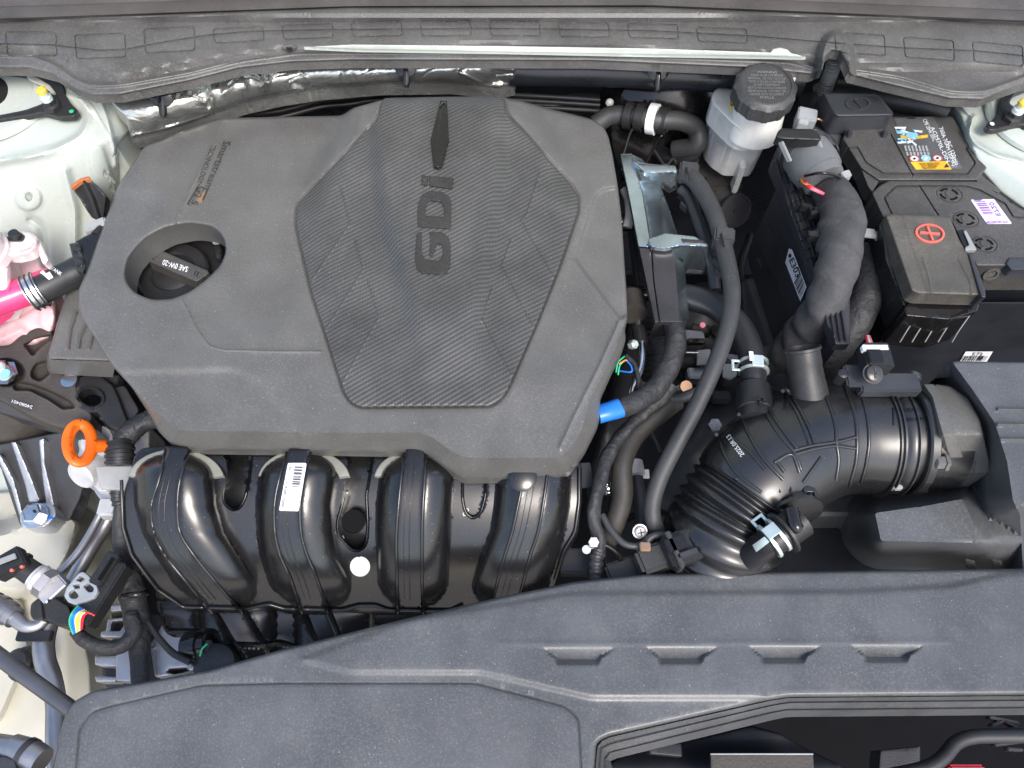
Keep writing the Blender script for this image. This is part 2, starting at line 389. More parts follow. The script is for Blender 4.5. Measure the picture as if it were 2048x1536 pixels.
M['wgreen'] = mat('green_wire', (.03, .50, .22), .35); M['wyel'] = mat('yellow_wire', (.8, .62, .08), .35)
M['wblue'] = mat('blue_wire', (.02, .20, .75), .35); M['wwht'] = mat('white_wire', (.75, .74, .68), .35); M['worg'] = mat('orange_wire', (.85, .25, .04), .35)
M['sticker'] = mat('battery_sticker', (.10, .10, .105), .4, dust=.1)
M['orgst'] = mat('amber_sticker', (.78, .42, .03), .45)
M['cyan'] = mat('light_blue_print', (.25, .55, .72), .45)
M['rust'] = mat('copper_clip', (.45, .28, .18), .4, metal=.7)
def carbon():
    m = mat('carbon_twill_panel', (.064, .063, .060), .34, dust=.08, speck=.5); N = m.node_tree.nodes; L = m.node_tree.links; b = N['Principled BSDF']
    geo = N.new('ShaderNodeNewGeometry'); mp = N.new('ShaderNodeMapping'); mp.inputs['Rotation'].default_value = (0, 0, math.radians(-32)); L.new(geo.outputs['Position'], mp.inputs[0])
    w1 = N.new('ShaderNodeTexWave'); w1.bands_direction = 'Y'; w1.inputs['Scale'].default_value = 62; w1.inputs['Distortion'].default_value = 0; L.new(mp.outputs[0], w1.inputs[0])
    m2 = N.new('ShaderNodeMapping'); m2.inputs['Rotation'].default_value = (0, 0, math.radians(-90)); L.new(geo.outputs['Position'], m2.inputs[0])
    w2 = N.new('ShaderNodeTexWave'); w2.bands_direction = 'Y'; w2.inputs['Scale'].default_value = 95; L.new(m2.outputs[0], w2.inputs[0])
    a = N.new('ShaderNodeMath'); a.operation = 'MULTIPLY_ADD'; L.new(w2.outputs['Fac'], a.inputs[0]); a.inputs[1].default_value = .25; L.new(w1.outputs['Fac'], a.inputs[2])
    old = b.inputs['Base Color'].links[0].from_socket; x = N.new('ShaderNodeMix'); x.data_type = 'RGBA'; x.blend_type = 'MULTIPLY'; x.inputs[0].default_value = 1
    r = N.new('ShaderNodeMapRange'); L.new(a.outputs[0], r.inputs[0]); r.inputs[1].default_value = .1; r.inputs[2].default_value = 1.1; r.inputs[3].default_value = .70; r.inputs[4].default_value = 1.30
    L.new(old, x.inputs[6]); L.new(r.outputs[0], x.inputs[7]); L.new(x.outputs[2], b.inputs['Base Color'])
    bp = N.new('ShaderNodeBump'); bp.inputs['Strength'].default_value = .6; bp.inputs['Distance'].default_value = .0006; L.new(a.outputs[0], bp.inputs['Height']); L.new(bp.outputs[0], b.inputs['Normal'])
    return m
M['carbon'] = carbon()
# ---------------- setting: dark floor of the bay, firewall ----------------
V = [(-1.6, -1.2, -.62), (1.6, -1.2, -.62), (1.6, .9, -.62), (-1.6, .9, -.62)]
struct(link('bay_floor', V, [(0, 1, 2, 3)], M['dark'], smooth=False))
V = [(-1.5, .60, -.62), (1.5, .60, -.62), (1.5, .60, .05), (-1.5, .60, .05), (-1.5, .64, -.62), (1.5, .64, -.62), (1.5, .64, .05), (-1.5, .64, .05)]
struct(link('firewall', V, [(0, 1, 2, 3), (4, 5, 6, 7), (3, 2, 6, 7)], M['foilb'], smooth=False))
M['ground'] = mat('pale_concrete', (.42, .38, .33), .8, patch=.3, dcol=(.2, .19, .18))
struct(link('ground', [(-300, -300, -.85), (300, -300, -.85), (300, 300, -.85), (-300, 300, -.85)], [(0, 1, 2, 3)], M['ground'], smooth=False))
# the open hood that shades the bay: hinged behind the cowl, its front edge up in the air
hx, hy, ha = .86, .86, math.radians(66); HV = []; 
for off_ in (0, .03):
    for k in range(9):
        u = k/8; yy = hy-u*.70*math.cos(ha)-off_*math.sin(ha)*-1; zz = .16+u*.70*math.sin(ha)+off_*math.cos(ha)+.03*math.sin(u*math.pi)
        for j in range(9): HV.append((-hx+2*hx*j/8, yy, zz-.04*((j-4)/4)**2))
HF = [(b+k*9+j, b+k*9+j+1, b+(k+1)*9+j+1, b+(k+1)*9+j) for b in (0, 81) for k in range(8) for j in range(8)]
M['padm'] = mat('hood_liner', (.34, .33, .31), .8)
struct(link('raised_hood', HV, HF, M['white']))
# ---------------- body: strut towers, inner fenders, rails ----------------
def wallz(yref, zt):                          # height of the vertical wall standing under (x, yref) at height zt
    def f(x, y):
        Y = PZ(x, np.full(np.shape(x), float(yref)), np.full(np.shape(x), zt))[..., 1]
        d = rays(x, y); return CAM[2]+(Y-CAM[1])/d[..., 1]*d[..., 2]
    return f
body = thing('car_body', 'pale white painted inner body with strut towers and cream side rail around the engine', 'car body', (60, 1000, -.5))
lw = wallz(300, .0)
def ltz(x, y):
    x = np.asarray(x, float); y = np.asarray(y, float); edge = 318-np.clip(x/235, -1, 1.3)**2*46
    fl = .01-(y-300)*.00006
    w_ = fl-np.clip(y-edge, 0, None)*.00062
    return w_-.02*np.clip((x-190)/50, 0, 1.5)**2
lt = Z(ltz)
lt.line([(-40, 330), (60, 312), (120, 296), (165, 270), (180, 235), (165, 200), (130, 190)], .006, 12, r=20)
lt.line([(62, 440), (85, 455), (92, 560), (105, 640)], -.006, 14, r=15).line([(130, 340), (150, 420), (150, 560)], .008, 16, r=10)
lt.step(ell(57, 397, 26, 24), .004, 8)
lt.step([(175, 295), (205, 290), (235, 380), (228, 430), (200, 400), (180, 340)], .004, 8, r=12)
lt.step([(-60, 480), (45, 470), (60, 700), (-60, 700)], -.01, 20, r=20)
lt.line([(196, 190), (212, 230), (228, 290), (232, 330)], .006, 9)
key = np.vstack([ell(58, 394, 7, 9, 14, 0, 100, 440)])
o = relief('strut_tower', [(-80, 130), (20, 136), (100, 148), (140, 176), (190, 188), (228, 188), (262, 262), (236, 290), (240, 350), (235, 420), (210, 470), (190, 560), (160, 700), (60, 760), (-80, 760)], lt, M['white'], body, step=9,
           holes=[key, ell(211, 347, 3.5, 7, 12), ell(221, 352, 2.5, 4, 10), ell(223, 375, 2.5, 4.5, 10)], edge=(6, .003), skirt=.05, r=8, hskirt=.012, hedge=(2, .001))
for cx, cy, r_ in ((58, 394, 12), (211, 347, 7), (222, 352, 5), (223, 375, 6)): relief('painted_hole_shade', ell(cx, cy, r_, r_*1.3, 16), Z(lambda x, y: lt(x, y)-.010), M['dark'], body, 5, edge=(0, 0), skirt=.002)  # near-black discs paint in the shade inside the tower holes
o = relief('seam_sealer', [(150, 192), (175, 197), (190, 215), (205, 240), (228, 280), (236, 300), (224, 318), (212, 290), (205, 262), (190, 235), (168, 215)], Z(lambda x, y: lt(x, y)+.003), M['seal'], body, step=5, edge=(6, .004), skirt=.004, r=8)
lathe('tower_ring', (-22, 196, .014), (0, 0, 1), [(0, .088), (.006, .088), (.010, .084), (.010, .064), (.006, .060), (-.01, .058)], M['white'], body, 48)
lathe('tower_rubber', (-22, 196, .004), (0, 0, 1), [(0, .058), (.005, .056), (.005, .043), (.012, .038), (.016, .024), (.026, .016), (.028, 0)], M['black'], body, 40)
# right tower
rt = Z(lambda x, y: .01-.0004*np.clip(np.asarray(y, float)-300-(np.asarray(x, float)-1950)*.6, 0, None)-.02*np.clip((1935-np.asarray(x, float))/40, 0, 2)**2)
rt.line([(1950, 232), (1936, 262), (1948, 285), (1990, 310), (2070, 330)], .006, 9, r=14).line([(1925, 215), (1945, 235), (1940, 262)], .004, 6)
o = relief('strut_tower', [(1895, 204), (1960, 200), (2010, 178), (2120, 150), (2120, 450), (2046, 418), (2000, 385), (1960, 340), (1942, 290), (1920, 230)], rt, M['white'], body, step=9, edge=(6, .003), skirt=.1, r=10)
lathe('tower_ring', (2085, 235, .012), (0, 0, 1), [(0, .075), (.006, .075), (.010, .071), (.010, .055), (-.01, .05)], M['white'], body, 48)
def strut_plate(sgn):
    t = thing('strut_brace_bracket', 'black stamped bracket bolted on the %s strut tower with a yellow topped stud' % ('left' if sgn < 0 else 'right'), 'bracket', (105, 205, .02) if sgn < 0 else (2020, 235, .02), 'brackets on the strut towers')
    if sgn < 0:
        relief('plate', [(-20, 128), (60, 132), (100, 145), (125, 165), (130, 190), (142, 208), (158, 222), (150, 234), (120, 236), (85, 226), (60, 232), (-30, 246), (-30, 236), (50, 220), (78, 210), (100, 200), (88, 175), (50, 150), (-20, 140)], Z(.030).line([(55, 155), (85, 168), (100, 185)], .004, 6), M['black'], t, step=8, edge=(4, .003), skirt=.006, r=6)
        relief('slot_rib', [(52, 150), (70, 152), (100, 170), (112, 186), (104, 188), (84, 172), (56, 158)], .0345, M['cream'], t, 5, edge=(3, .002), skirt=.002, r=4)
        c = (106, 216, .030); d = (143, 223, .0315)
    else:
        relief('plate', [(1970, 250), (1985, 240), (1996, 225), (2000, 200), (2015, 180), (2060, 165), (2060, 176), (2030, 188), (2018, 206), (2040, 222), (2070, 240), (2070, 256), (2040, 250), (2010, 256), (1990, 262), (1974, 260)], .030, M['black'], t, step=8, edge=(4, .003), skirt=.006, r=6)
        c = (2022, 240, .030); d = (1984, 248, .0315)
    lathe('stud_nut', c, (0, 0, 1), [(0, .0115), (.006, .0115), (.008, .008), (.014, .008)], M['black'], t, 6)
    lathe('stud_thread', c, (0, 0, 1), [(.014, .0075), (.020, .0075), (.021, .006), (.026, .006)], M['zinc'], t, 16)
    lathe('stud_top', c, (0, 0, 1), [(.026, .0068), (.030, .0066), (.032, .004), (.032, 0)], M['yellow'], t, 16)
    lathe('paint_dot', d, (0, 0, 1), [(0, .003), (.0006, .003)], M['wgreen'] if sgn < 0 else M['paper'], t, 12)
strut_plate(-1); strut_plate(1)
# lower left side rail and cream panels
cr = Z(lambda x, y: -.305-.0001*(np.asarray(y, float)-1200)-.0004*np.clip(np.asarray(x, float)-130, 0, None)*1.2)
cr.step([(-80, 1040), (0, 1060), (60, 1030), (140, 1020), (168, 1040), (150, 1110), (110, 1170), (40, 1190), (-80, 1180)], .05, 30, r=20).line([(-10, 1140), (50, 1155), (90, 1150)], .006, 14)
cr.step([(-80, 1200), (40, 1200), (60, 1300), (0, 1440), (-80, 1500)], .02, 10, r=8)
relief('side_rail', [(-90, 990), (60, 980), (170, 1010), (176, 1060), (140, 1130), (130, 1200), (165, 1260), (180, 1330), (185, 1440), (150, 1560), (-90, 1600)], cr, M['cream'], body, step=12, edge=(6, .004), skirt=.2, r=16)
relief('side_panel', [(-90, 740), (60, 735), (120, 760), (170, 830), (165, 1000), (100, 1040), (-90, 1050)], -.30, M['white'], body, step=20, edge=(6, .004), skirt=.1, r=16)
lathe('washer_stud', (58, 1330, -.28), (0, 0, 1), [(0, .022), (.010, .022), (.014, .017), (.026, .017), (.030, .012), (.030, 0)], M['black'], body, 24)
# ---------------- cowl ----------------
ct = thing('cowl_panel', 'wide black plastic cowl panel across the top with a pale strip in its slot', 'cowl panel', (1000, 60, .04))
lip = [(-120, 140), (0, 136), (60, 137), (110, 150), (150, 178), (185, 191), (240, 190), (376, 163), (478, 137), (581, 125), (700, 121), (1180, 122), (1500, 136), (1622, 149), (1645, 140), (1652, 112), (1664, 101), (1680, 104), (1690, 125), (1700, 150), (1780, 170), (1900, 198), (1965, 200), (2000, 185), (2048, 168), (2160, 150)]
ledge = np.array([(l[0], l[1]) for l in lip], float)
def cz(x, y):
    x = np.asarray(x, float); y = np.asarray(y, float); yl = np.interp(x, ledge[:, 0], ledge[:, 1])
    yb = np.interp(x, [0, 110, 240, 376, 581, 1000, 1500, 1700, 2048], [95, 108, 158, 128, 98, 92, 108, 128, 140])
    return .075+.012*ss((yb+12-y)/24)+.012*ss((44-y)/14)
cw = Z(cz)
cw.line([(-20, 108), (60, 112), (110, 130), (150, 160), (185, 172), (240, 170), (376, 146), (478, 120), (600, 103), (1100, 104), (1580, 121), (1625, 134)], .004, 7, r=20)
cw.line([(1705, 138), (1800, 152), (1900, 182), (1965, 184), (2048, 155)], .004, 7, r=20)
cw.line([(0, 88), (100, 90), (200, 101), (250, 99), (330, 84), (420, 70), (500, 63), (640, 60), (1000, 57), (1300, 62), (1500, 72), (1640, 84), (1800, 96), (1950, 102), (2048, 112)], -.0020, 2.0)
for i, xx in enumerate(list(range(12, 2048, 138))):
    yc = np.interp(xx+50, [0, 200, 420, 700, 1000, 1300, 1640, 2048], [86, 92, 72, 59, 57, 62, 82, 112]); h = 24 if xx < 400 else (14 if xx < 1500 else 20)
    if 1560 < xx+50 < 1710: continue
    sl_ = np.interp(xx+50, [0, 200, 420, 1000, 1640, 2048], [.02, -.04, -.06, 0, .06, .1])
    cw.line([(xx, yc-h-50*sl_), (xx+100, yc-h+50*sl_), (xx+102, yc+h+50*sl_), (xx+4, yc+h-50*sl_)], -.0016, 1.8, True, r=6)
cw.step(np.vstack([ell(1672, 118, 34, 52, 20, 0, 180, 360), [(1706, 150), (1640, 150)]]), .022, 16)
relief('cowl_body', list(lip[:])+[(2160, 42), (2048, 44), (1300, 13), (700, 14), (0, 40), (-120, 46)], cw, M['cowl'], ct, step=9, edge=(8, .006), skirt=.012)
loft('glass_edge_trim', [[(-120, 47, .094), (0, 41, .094), (700, 15, .094), (1300, 14, .094), (2048, 45, .094), (2160, 50, .094)],
    [(-120, 44, .100), (0, 37, .100), (700, 12, .100), (1300, 10, .100), (2048, 41, .100), (2160, 46, .100)],
    [(-120, 22, .103), (0, 17, .103), (700, -6, .103), (1300, -8, .103), (2048, 24, .103), (2160, 28, .103)],
    [(-120, 18, .098), (0, 13, .098), (700, -9, .098), (1300, -11, .098), (2048, 20, .098), (2160, 24, .098)],
    [(-120, -10, .106), (0, -14, .106), (700, -36, .106), (1300, -38, .106), (2048, -8, .106), (2160, -4, .106)],
    [(-120, -60, .106), (0, -60, .106), (700, -76, .106), (1300, -78, .106), (2048, -58, .106), (2160, -54, .106)]], M['trim'], ct, 60)
relief('body_strip', [(608, 94), (700, 89), (1000, 92), (1300, 97), (1541, 105), (1546, 98), (1560, 95), (1575, 99), (1582, 106), (1612, 114), (1580, 114), (1546, 113), (1300, 109), (1000, 103), (720, 99)], Z(lambda x, y: cz(x, y)+.011), M['white'], ct, 8, edge=(2, .001), skirt=.004)
for cx, cy in ((578, 96), (1562, 106)):
    relief('fixing_dimple', ell(cx, cy, 15, 7), Z(lambda x, y: cz(x, y)+.005), M['cowl'], ct, 5, edge=(3, .002), skirt=.004)
    relief('fixing_pin', ell(cx, cy, 6, 3, 16), Z(lambda x, y: cz(x, y)+.009), M['black'], ct, 4, edge=(2, .001), skirt=.004)
# ---------------- firewall dressing ----------------
fz = Z(zY(.535))
def foz(x, y):
    x = np.asarray(x, float); y = np.asarray(y, float); top = np.interp(x, [200, 300, 480, 600, 1040], [178, 175, 140, 118, 112]); bot = np.interp(x, [230, 300, 400, 500, 620, 1040], [270, 262, 232, 200, 180, 165])
    u = np.clip((y-top)/(bot-top), 0, 1); return .028-.036*u**1.5+.009*np.sin(u*math.pi)
fo = Z(foz)
for k in range(46):
    x0 = random.uniform(300, 640) if k < 34 else random.uniform(640, 1000); y0 = np.interp(x0, [300, 480, 600, 1040], [180, 145, 125, 120])+random.uniform(0, 45); a = random.uniform(-1.2, 1.9); l = random.uniform(18, 60)
    fo.line([(x0, y0), (x0+l*math.cos(a), y0+l*math.sin(a)*.8)], random.uniform(-.0065, .0065)*(1 if k < 34 else .4), random.uniform(3, 8))
tag(relief('foil_insulation_wrap', [(215, 196), (300, 180), (376, 160), (478, 136), (560, 122), (700, 112), (1035, 112), (1030, 168), (1000, 176), (900, 166), (760, 168), (640, 178), (560, 190), (480, 208), (400, 238), (340, 258), (262, 276), (250, 240), (226, 214)], fo, M['foil'], None, step=7, edge=(8, .01), skirt=.02),
    'crumpled shiny silver foil wrap on the pipe under the left of the cowl', 'insulation wrap')
tag(tube('insulated_duct', [(1020, 140, .0), (1200, 142, .0), (1420, 152, .0), (1600, 162, -.01)], 30, M['foilb'], None, seg=20), 'smooth blue black padded pipe continuing the foil wrap to the right', 'insulation pipe')
t = tube('washer_channel', [(1670, 185, -.02), (1760, 195, -.01), (1850, 208, -.0), (1895, 222, -.0)], 26, M['black'], None); tag(t, 'black moulded channel under the cowl beside the right strut tower', 'channel')
def pushpin(x, y, z, lab):
    t = thing('push_pin', lab, 'clip', (x, y, z), 'push pins under the cowl'); d = (0, -.75, .65)
    lathe('head', (x, y, z), d, [(0, .015), (.003, .015), (.005, .011), (.005, 0)], M['gloss'], t, 20)
    lathe('stem', (x, y, z), (.0, -.6, -.5), [(0, .006), (.022, .005), (.026, .003), (.026, 0)], M['gloss'], t, 10)
pushpin(323, 192, .035, 'black push pin with round head in the crumpled foil wrap at left')
pushpin(812, 134, .035, 'black push pin in the flat foil above the engine cover')
pushpin(1316, 140, .035, 'black push pin in the dark pipe left of the fluid reservoir')
wt = thing('wiring_rail', 'black wiring tubes and clips running along the firewall behind the cover', 'wiring rail', (700, 200, -.1))
for k, (dz, dy) in enumerate(((0, 0), (-.012, 10), (-.022, 22))):
    tube('tube', [(330, 262+dy, -.07+dz), (460, 226+dy, -.06+dz), (560, 212+dy, -.06+dz), (640, 192+dy, -.06+dz), (700, 186+dy, -.06+dz), (760, 178+dy, -.06+dz), (900, 182+dy, -.06+dz), (1000, 188+dy, -.06+dz), (1140, 196+dy, -.06+dz), (1200, 200+dy, -.06+dz)], 5, M['rubberb'] if k else M['navy'], wt, 5, 8)
relief('rail_plate', [(900, 186), (1060, 184), (1110, 192), (1150, 184), (1200, 188), (1200, 208), (1100, 212), (900, 206)], -.075, M['navy'], wt, 12, edge=(4, .002))
for cx in (725, 838): box('clip', (cx, 186, -.052), ((.012, 0, 0), (0, .006, 0), (0, 0, .006)), M['black'], wt, .001, False)
lathe('stud_cap', (1219, 205, -.07), (0, -.8, .6), [(0, .006), (.004, .006), (.006, .003), (.006, 0)], M['aluw'], wt, 14)
# ---------------- engine cover ----------------
ec = thing('engine_cover', 'large dusty charcoal plastic engine cover with carbon style shield panel', 'engine cover', (720, 560, -.06))
OUT = [(287, 294), (396, 250), (444, 236), (649, 232), (684, 231), (705, 216), (764, 200), (791, 195), (993, 192), (1010, 196), (1044, 202), (1106, 219), (1181, 237), (1205, 250), (1216, 270), (1225, 308), (1236, 376), (1244, 444), (1249, 525), (1253, 582), (1255, 640), (1249, 660), (1252, 676), (1243, 706), (1225, 740), (1201, 794), (1198, 846), (1170, 902), (1139, 945), (1117, 957), (925, 960), (894, 939), (851, 907), (680, 904), (377, 900), (341, 887), (316, 862), (303, 835), (264, 775), (227, 735), (171, 647), (156, 612), (156, 582), (176, 537), (203, 461), (236, 372)]
HOLE = rnd([(249, 545), (258, 512), (288, 478), (330, 455), (378, 446), (424, 452), (447, 472), (453, 502), (442, 530), (412, 560), (380, 584), (345, 598), (305, 600), (270, 586), (253, 566)], 14)
PAN = rnd([(765, 197), (759, 225), (750, 244), (599, 403), (592, 421), (593, 455), (623, 584), (653, 674), (687, 782), (700, 803), (720, 814), (980, 812), (998, 802), (1014, 782), (1074, 644), (1117, 537), (1156, 423), (1157, 395), (1143, 369), (1053, 270), (1018, 236), (1012, 222), (1010, 197), (993, 193), (790, 195)], 8)
INN = rnd([(100, 150), (1262, 150), (1262, 560), (1252, 640), (1222, 720), (1178, 800), (1165, 860), (1133, 908), (1117, 916), (922, 916), (851, 865), (640, 866), (470, 862), (362, 862), (340, 848), (312, 826), (240, 745), (150, 640), (100, 600)], 26)
SH = rnd([(640, 150), (668, 232), (648, 270), (618, 330), (595, 385), (576, 425), (580, 470), (640, 690), (680, 815), (710, 835), (990, 832), (1030, 800), (1140, 560), (1176, 430), (1174, 388), (1160, 352), (1138, 279), (1102, 222), (1080, 150)], 16)
def cbase(x, y):
    x = np.asarray(x, float); y = np.asarray(y, float); d = np.clip(-sd(INN, x, y), 0, 44)/44
    return -.046*d-.000030*np.clip(y-745, 0, None)-.00004*np.clip(300-x, 0, None)
cv = Z(cbase); q = resamp(INN, 5)
for dd in (-8, -4, 0, 4, 8, 16, 26, 36): cv.rows.append(offs(q, dd, True))
cv.rows.append(resamp(SH, 6)); 
def shoulder(x, y):
    k = np.interp(y, [190, 300, 420, 520, 820], [1, .8, .38, .16, .06]); wd = 70
    return .030*k*ss(sd(SH, x, y)/wd*1.0+.05)
cv.add(shoulder)
plat = rnd([(745, 150), (748, 300), (765, 430), (805, 560), (835, 700), (850, 830), (960, 830), (960, 600), (990, 430), (1006, 330), (1003, 150)], 20)
def plateau(x, y): return .011*np.interp(y, [190, 620, 760], [1, 1, 0])*ss(sd(plat, x, y)/34+.5)
cv.add(plateau)
cv.step([(1290, 366), (1236, 374), (1205, 380), (1190, 392), (1178, 430), (1150, 522), (1240, 640), (1290, 600)], -.005, 9, r=10)
cv.line([(1150, 522), (1240, 640), (1200, 730), (1150, 830), (1120, 895)], .0028, 7)
cv.line([(428, 290), (380, 380), (352, 446)], .0012, 3); cv.line([(364, 600), (395, 660), (418, 692), (445, 700), (560, 703), (640, 703)], .0018, 3.5, r=10)
cv.line([(440, 232), (452, 300), (420, 420)], .0006, 9)
cv.step([(230, 745), (470, 739), (520, 765), (600, 870), (600, 990), (200, 990)], -.0035, 18, r=14)
cv.step([(215, 372), (330, 400), (300, 440), (205, 480), (190, 430)], -.004, 40, r=20)
cv.line(np.array(PAN), -.004, 6, True)
relief('shell', OUT, cv, M['cover'], ec, step=10, holes=[HOLE], edge=(7, .006), skirt=.012, r=9, hskirt=.034, hedge=(9, .005))
lip_z = lambda l, dz: [(x, y, float(cv(np.array(x), np.array(y)))-.006-dz) for x, y in l]
# panel
PIN = offs(resamp(PAN, 8), 0, True); 
def pz(x, y): return cbase(x, y)+shoulder(x, y)+plateau(x, y)+.0022
pan = Z(pz)
for l in ([(681, 372), (700, 447), (624, 560)], [(710, 480), (726, 540), (650, 662)], [(735, 560), (757, 636), (685, 765)], [(1080, 345), (1053, 430), (1042, 440), (1107, 556)], [(1022, 480), (1004, 532), (1063, 650)], [(985, 575), (963, 640), (1022, 750)]):
    pan.line(l, .0014, 2.6); p = A(l)
    pan.step(np.vstack([p, [p[-1]+[(-22 if p[0][0] < 900 else 22), -30], p[0]+[(-16 if p[0][0] < 900 else 16), 6]]]), -.0005, 8)
relief('carbon_panel', PAN, pan, M['carbon'], ec, step=11, edge=(4, .0025), skirt=.004)
bz = lambda x, y: pan(x, y)+.0
def emb(name, poly, h=.0030, holes=(), m='badge'): return relief(name, poly, Z(lambda x, y: bz(x, y)+h), M[m], ec, 6, holes, edge=(1.6, .001), skirt=h+.001)
emb('badge_letter', [(836, 453), (835, 425), (838, 403), (846, 388), (859, 382), (885, 384), (898, 393), (903, 405), (901, 457)], holes=[A([(849, 431), (852, 408), (859, 401), (881, 403), (887, 412), (889, 434)])])
emb('badge_letter', [(834, 466), (843, 464), (843, 507), (851, 519), (877, 522), (886, 511), (886, 495), (881, 487), (872, 487), (870, 500), (864, 511), (859, 511), (861, 476), (859, 464), (885, 465), (897, 475), (901, 490), (900, 530), (893, 545), (884, 549), (845, 546), (834, 538), (830, 520)])
emb('badge_letter', [(859, 352), (907, 356), (904, 377), (859, 371)]); emb('letter_dot', [(844, 350), (857, 352), (854, 370), (843, 369)])
sp = Z(lambda x, y: bz(x, y)+.004).line([(888, 201), (880, 281), (875, 334)], .0025, 9)
relief('spear_emblem', [(881, 201), (894, 201), (898, 281), (884, 335), (867, 334), (861, 281)], sp, M['gloss'], ec, 5, edge=(2.5, .002), skirt=.006)
M['engr'] = mat('engraved_plastic', (.035, .034, .032), .35, dust=.1, speck=.3)
ptext('Smartstream', (448, 281), (408, 377), (14, 3), cv, M['engr'], ec, th=.0002)
ptext('TECHNOLOGY', (423, 289), (393, 366), (10, 2), cv, M['engr'], ec, th=.0002)
ptext('G2.5', (398, 372), (381, 408), (13, 2), cv, M['engr'], ec, th=.0002, bold=.01)
for a, b in (((397, 368), (374, 408)), ((374, 408), (380, 410)), ((414, 378), (404, 400))):
    relief('engraved_line', [(a[0], a[1]), (a[0]+2.2, a[1]+.5), (b[0]+2.2, b[1]+.5), (b[0], b[1])], Z(lambda x, y: cv(x, y)+.0009), M['engr'], ec, 4, edge=(0, 0), skirt=.001)
relief('tan_mark', [(400, 384), (412, 380), (404, 406), (392, 406)], Z(lambda x, y: cv(x, y)+.0006), M['rust'], ec, 4, edge=(0, 0), skirt=.0008)
# well under the filler hole
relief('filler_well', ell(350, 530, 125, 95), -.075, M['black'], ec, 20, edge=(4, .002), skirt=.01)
# oil cap
oc = thing('oil_filler_cap', 'black round oil filler cap with raised grip bar inside the cover hole', 'oil cap', (360, 548, -.074))
c = P(352, 553, -.072)
lathe('cap_disc', c, (0, -.05, 1), [(0, .046), (.010, .046), (.013, .043), (.013, .030), (.010, .027), (.013, .02), (.013, 0)], M['black'], oc, 48, wa=True)
gz = -.040
relief('grip_bar', [(293, 516), (297, 508), (314, 499), (322, 500), (416, 541), (418, 547), (397, 562), (390, 563), (296, 522)], Z(gz), M['batt'], oc, 5, edge=(3, .0018), skirt=.024, flare=.001)
ptext('SAE 0W-20', (377, 534), (327, 519), (3.5, -10.5)[::1] if 0 else (-3.2, 10.5), gz, M['print'], oc, th=.0002, bold=.012)
for cx, cy in ((396, 546), (308, 513)):
    for a, b in (((-9, 3), (-5, -5)), ((-5, -5), (4, -1)), ((4, -1), (8, 3)), ((-9, 3), (1, 8)), ((0, -3), (-3, 5))):
        relief('engraved_icon', [(cx+a[0], cy+a[1]), (cx+a[0]+1.5, cy+a[1]+1), (cx+b[0]+1.5, cy+b[1]+1), (cx+b[0], cy+b[1])], Z(gz+.0006), M['ink'], oc, 4, edge=(0, 0), skirt=.0008)
tube('wire_comb', [(428, 462, -.06), (436, 490, -.062), (438, 520, -.064)], 7, M['rubberb'], ec, 8, 10, corr(.008, .12))
box('comb_lock', (433, 480, -.045), ((.004, 0, 0), (0, .006, 0), (0, 0, .003)), M['zinc'], ec, .001, False)
# side cover under the left end
sc = thing('side_cover', 'small ribbed charcoal plastic cover tucked under the left end of the engine cover', 'cover', (150, 700, -.1))
sz = Z(-.05)
for l in ([(152, 625), (141, 660), (136, 697)], [(172, 650), (160, 675), (157, 697)], [(186, 668), (178, 697)]): sz.line(l, .0035, 5)
relief('shell', [(175, 553), (140, 567), (133, 585), (96, 708), (99, 718), (210, 722), (260, 720), (250, 600)], sz, M['cover'], sc, 8, edge=(5, .004), skirt=.0)
loft('front_face', [[(95, 706, -.052), (97, 716, -.053), (104, 719, -.053), (160, 722, -.053), (232, 723, -.053)], [(93, 730, -.083), (95, 739, -.084), (101, 744, -.085), (158, 748, -.086), (226, 752, -.086)], [(93, 734, -.088), (95, 742, -.089), (101, 747, -.09), (158, 751, -.091), (226, 755, -.091)]], M['cover'], sc, 24, ang=30)
M['dotw'] = mat('dull_white_dot', (.52, .53, .52), .5, dust=.1)
# ---------------- intake manifold ----------------
im = thing('intake_manifold', 'glossy black intake manifold with four curved runners below the engine cover', 'intake manifold', (700, 1080, -.25))
MO = [(262, 942), (268, 912), (285, 896), (330, 892), (425, 896), (445, 905), (456, 925), (458, 905), (505, 905), (520, 898), (660, 896), (688, 905), (697, 920), (700, 903), (745, 903), (780, 895), (1150, 900), (1164, 935), (1164, 1005), (1157, 1064), (1131, 1108), (1118, 1150), (1105, 1190), (1060, 1226), (683, 1226), (567, 1223), (538, 1213), (491, 1222), (362, 1219), (350, 1200), (313, 1198), (311, 1172), (286, 1147), (261, 1110), (246, 1055), (243, 1003), (250, 975)]
def mbase(x, y):
    v = np.clip((np.asarray(y, float)-895)/330, 0, 1.2); return -.070-.115*v**2.0-.010*v
mz = Z(mbase); ys = [900, 960, 1010, 1064, 1110, 1160, 1226]
RUN = [([270, 268, 270, 285, 312, 345, 395], [425, 428, 432, 448, 476, 508, 540], [(332, 318, 303, 308, 330, 370, 424), (378, 360, 355, 360, 388, 428, 484)]),
       ([530, 517, 511, 514, 521, 536, 560], [682, 672, 664, 666, 677, 700, 724], [(576, 558, 549, 550, 560, 582, 604), (622, 606, 600, 602, 614, 635, 655)]),
       ([772, 758, 752, 751, 753, 756, 762], [915, 908, 904, 902, 899, 897, 896], [(809, 802, 797, 793, 793, 794, 796), (852, 849, 846, 844, 844, 844, 846)]),
       ([1000, 992, 988, 980, 962, 946, 930], [1145, 1142, 1140, 1130, 1116, 1100, 1085], [(1052, 1046, 1036, 1024, 1010, 996, 980), (1100, 1093, 1086, 1076, 1061, 1048, 1030)])]
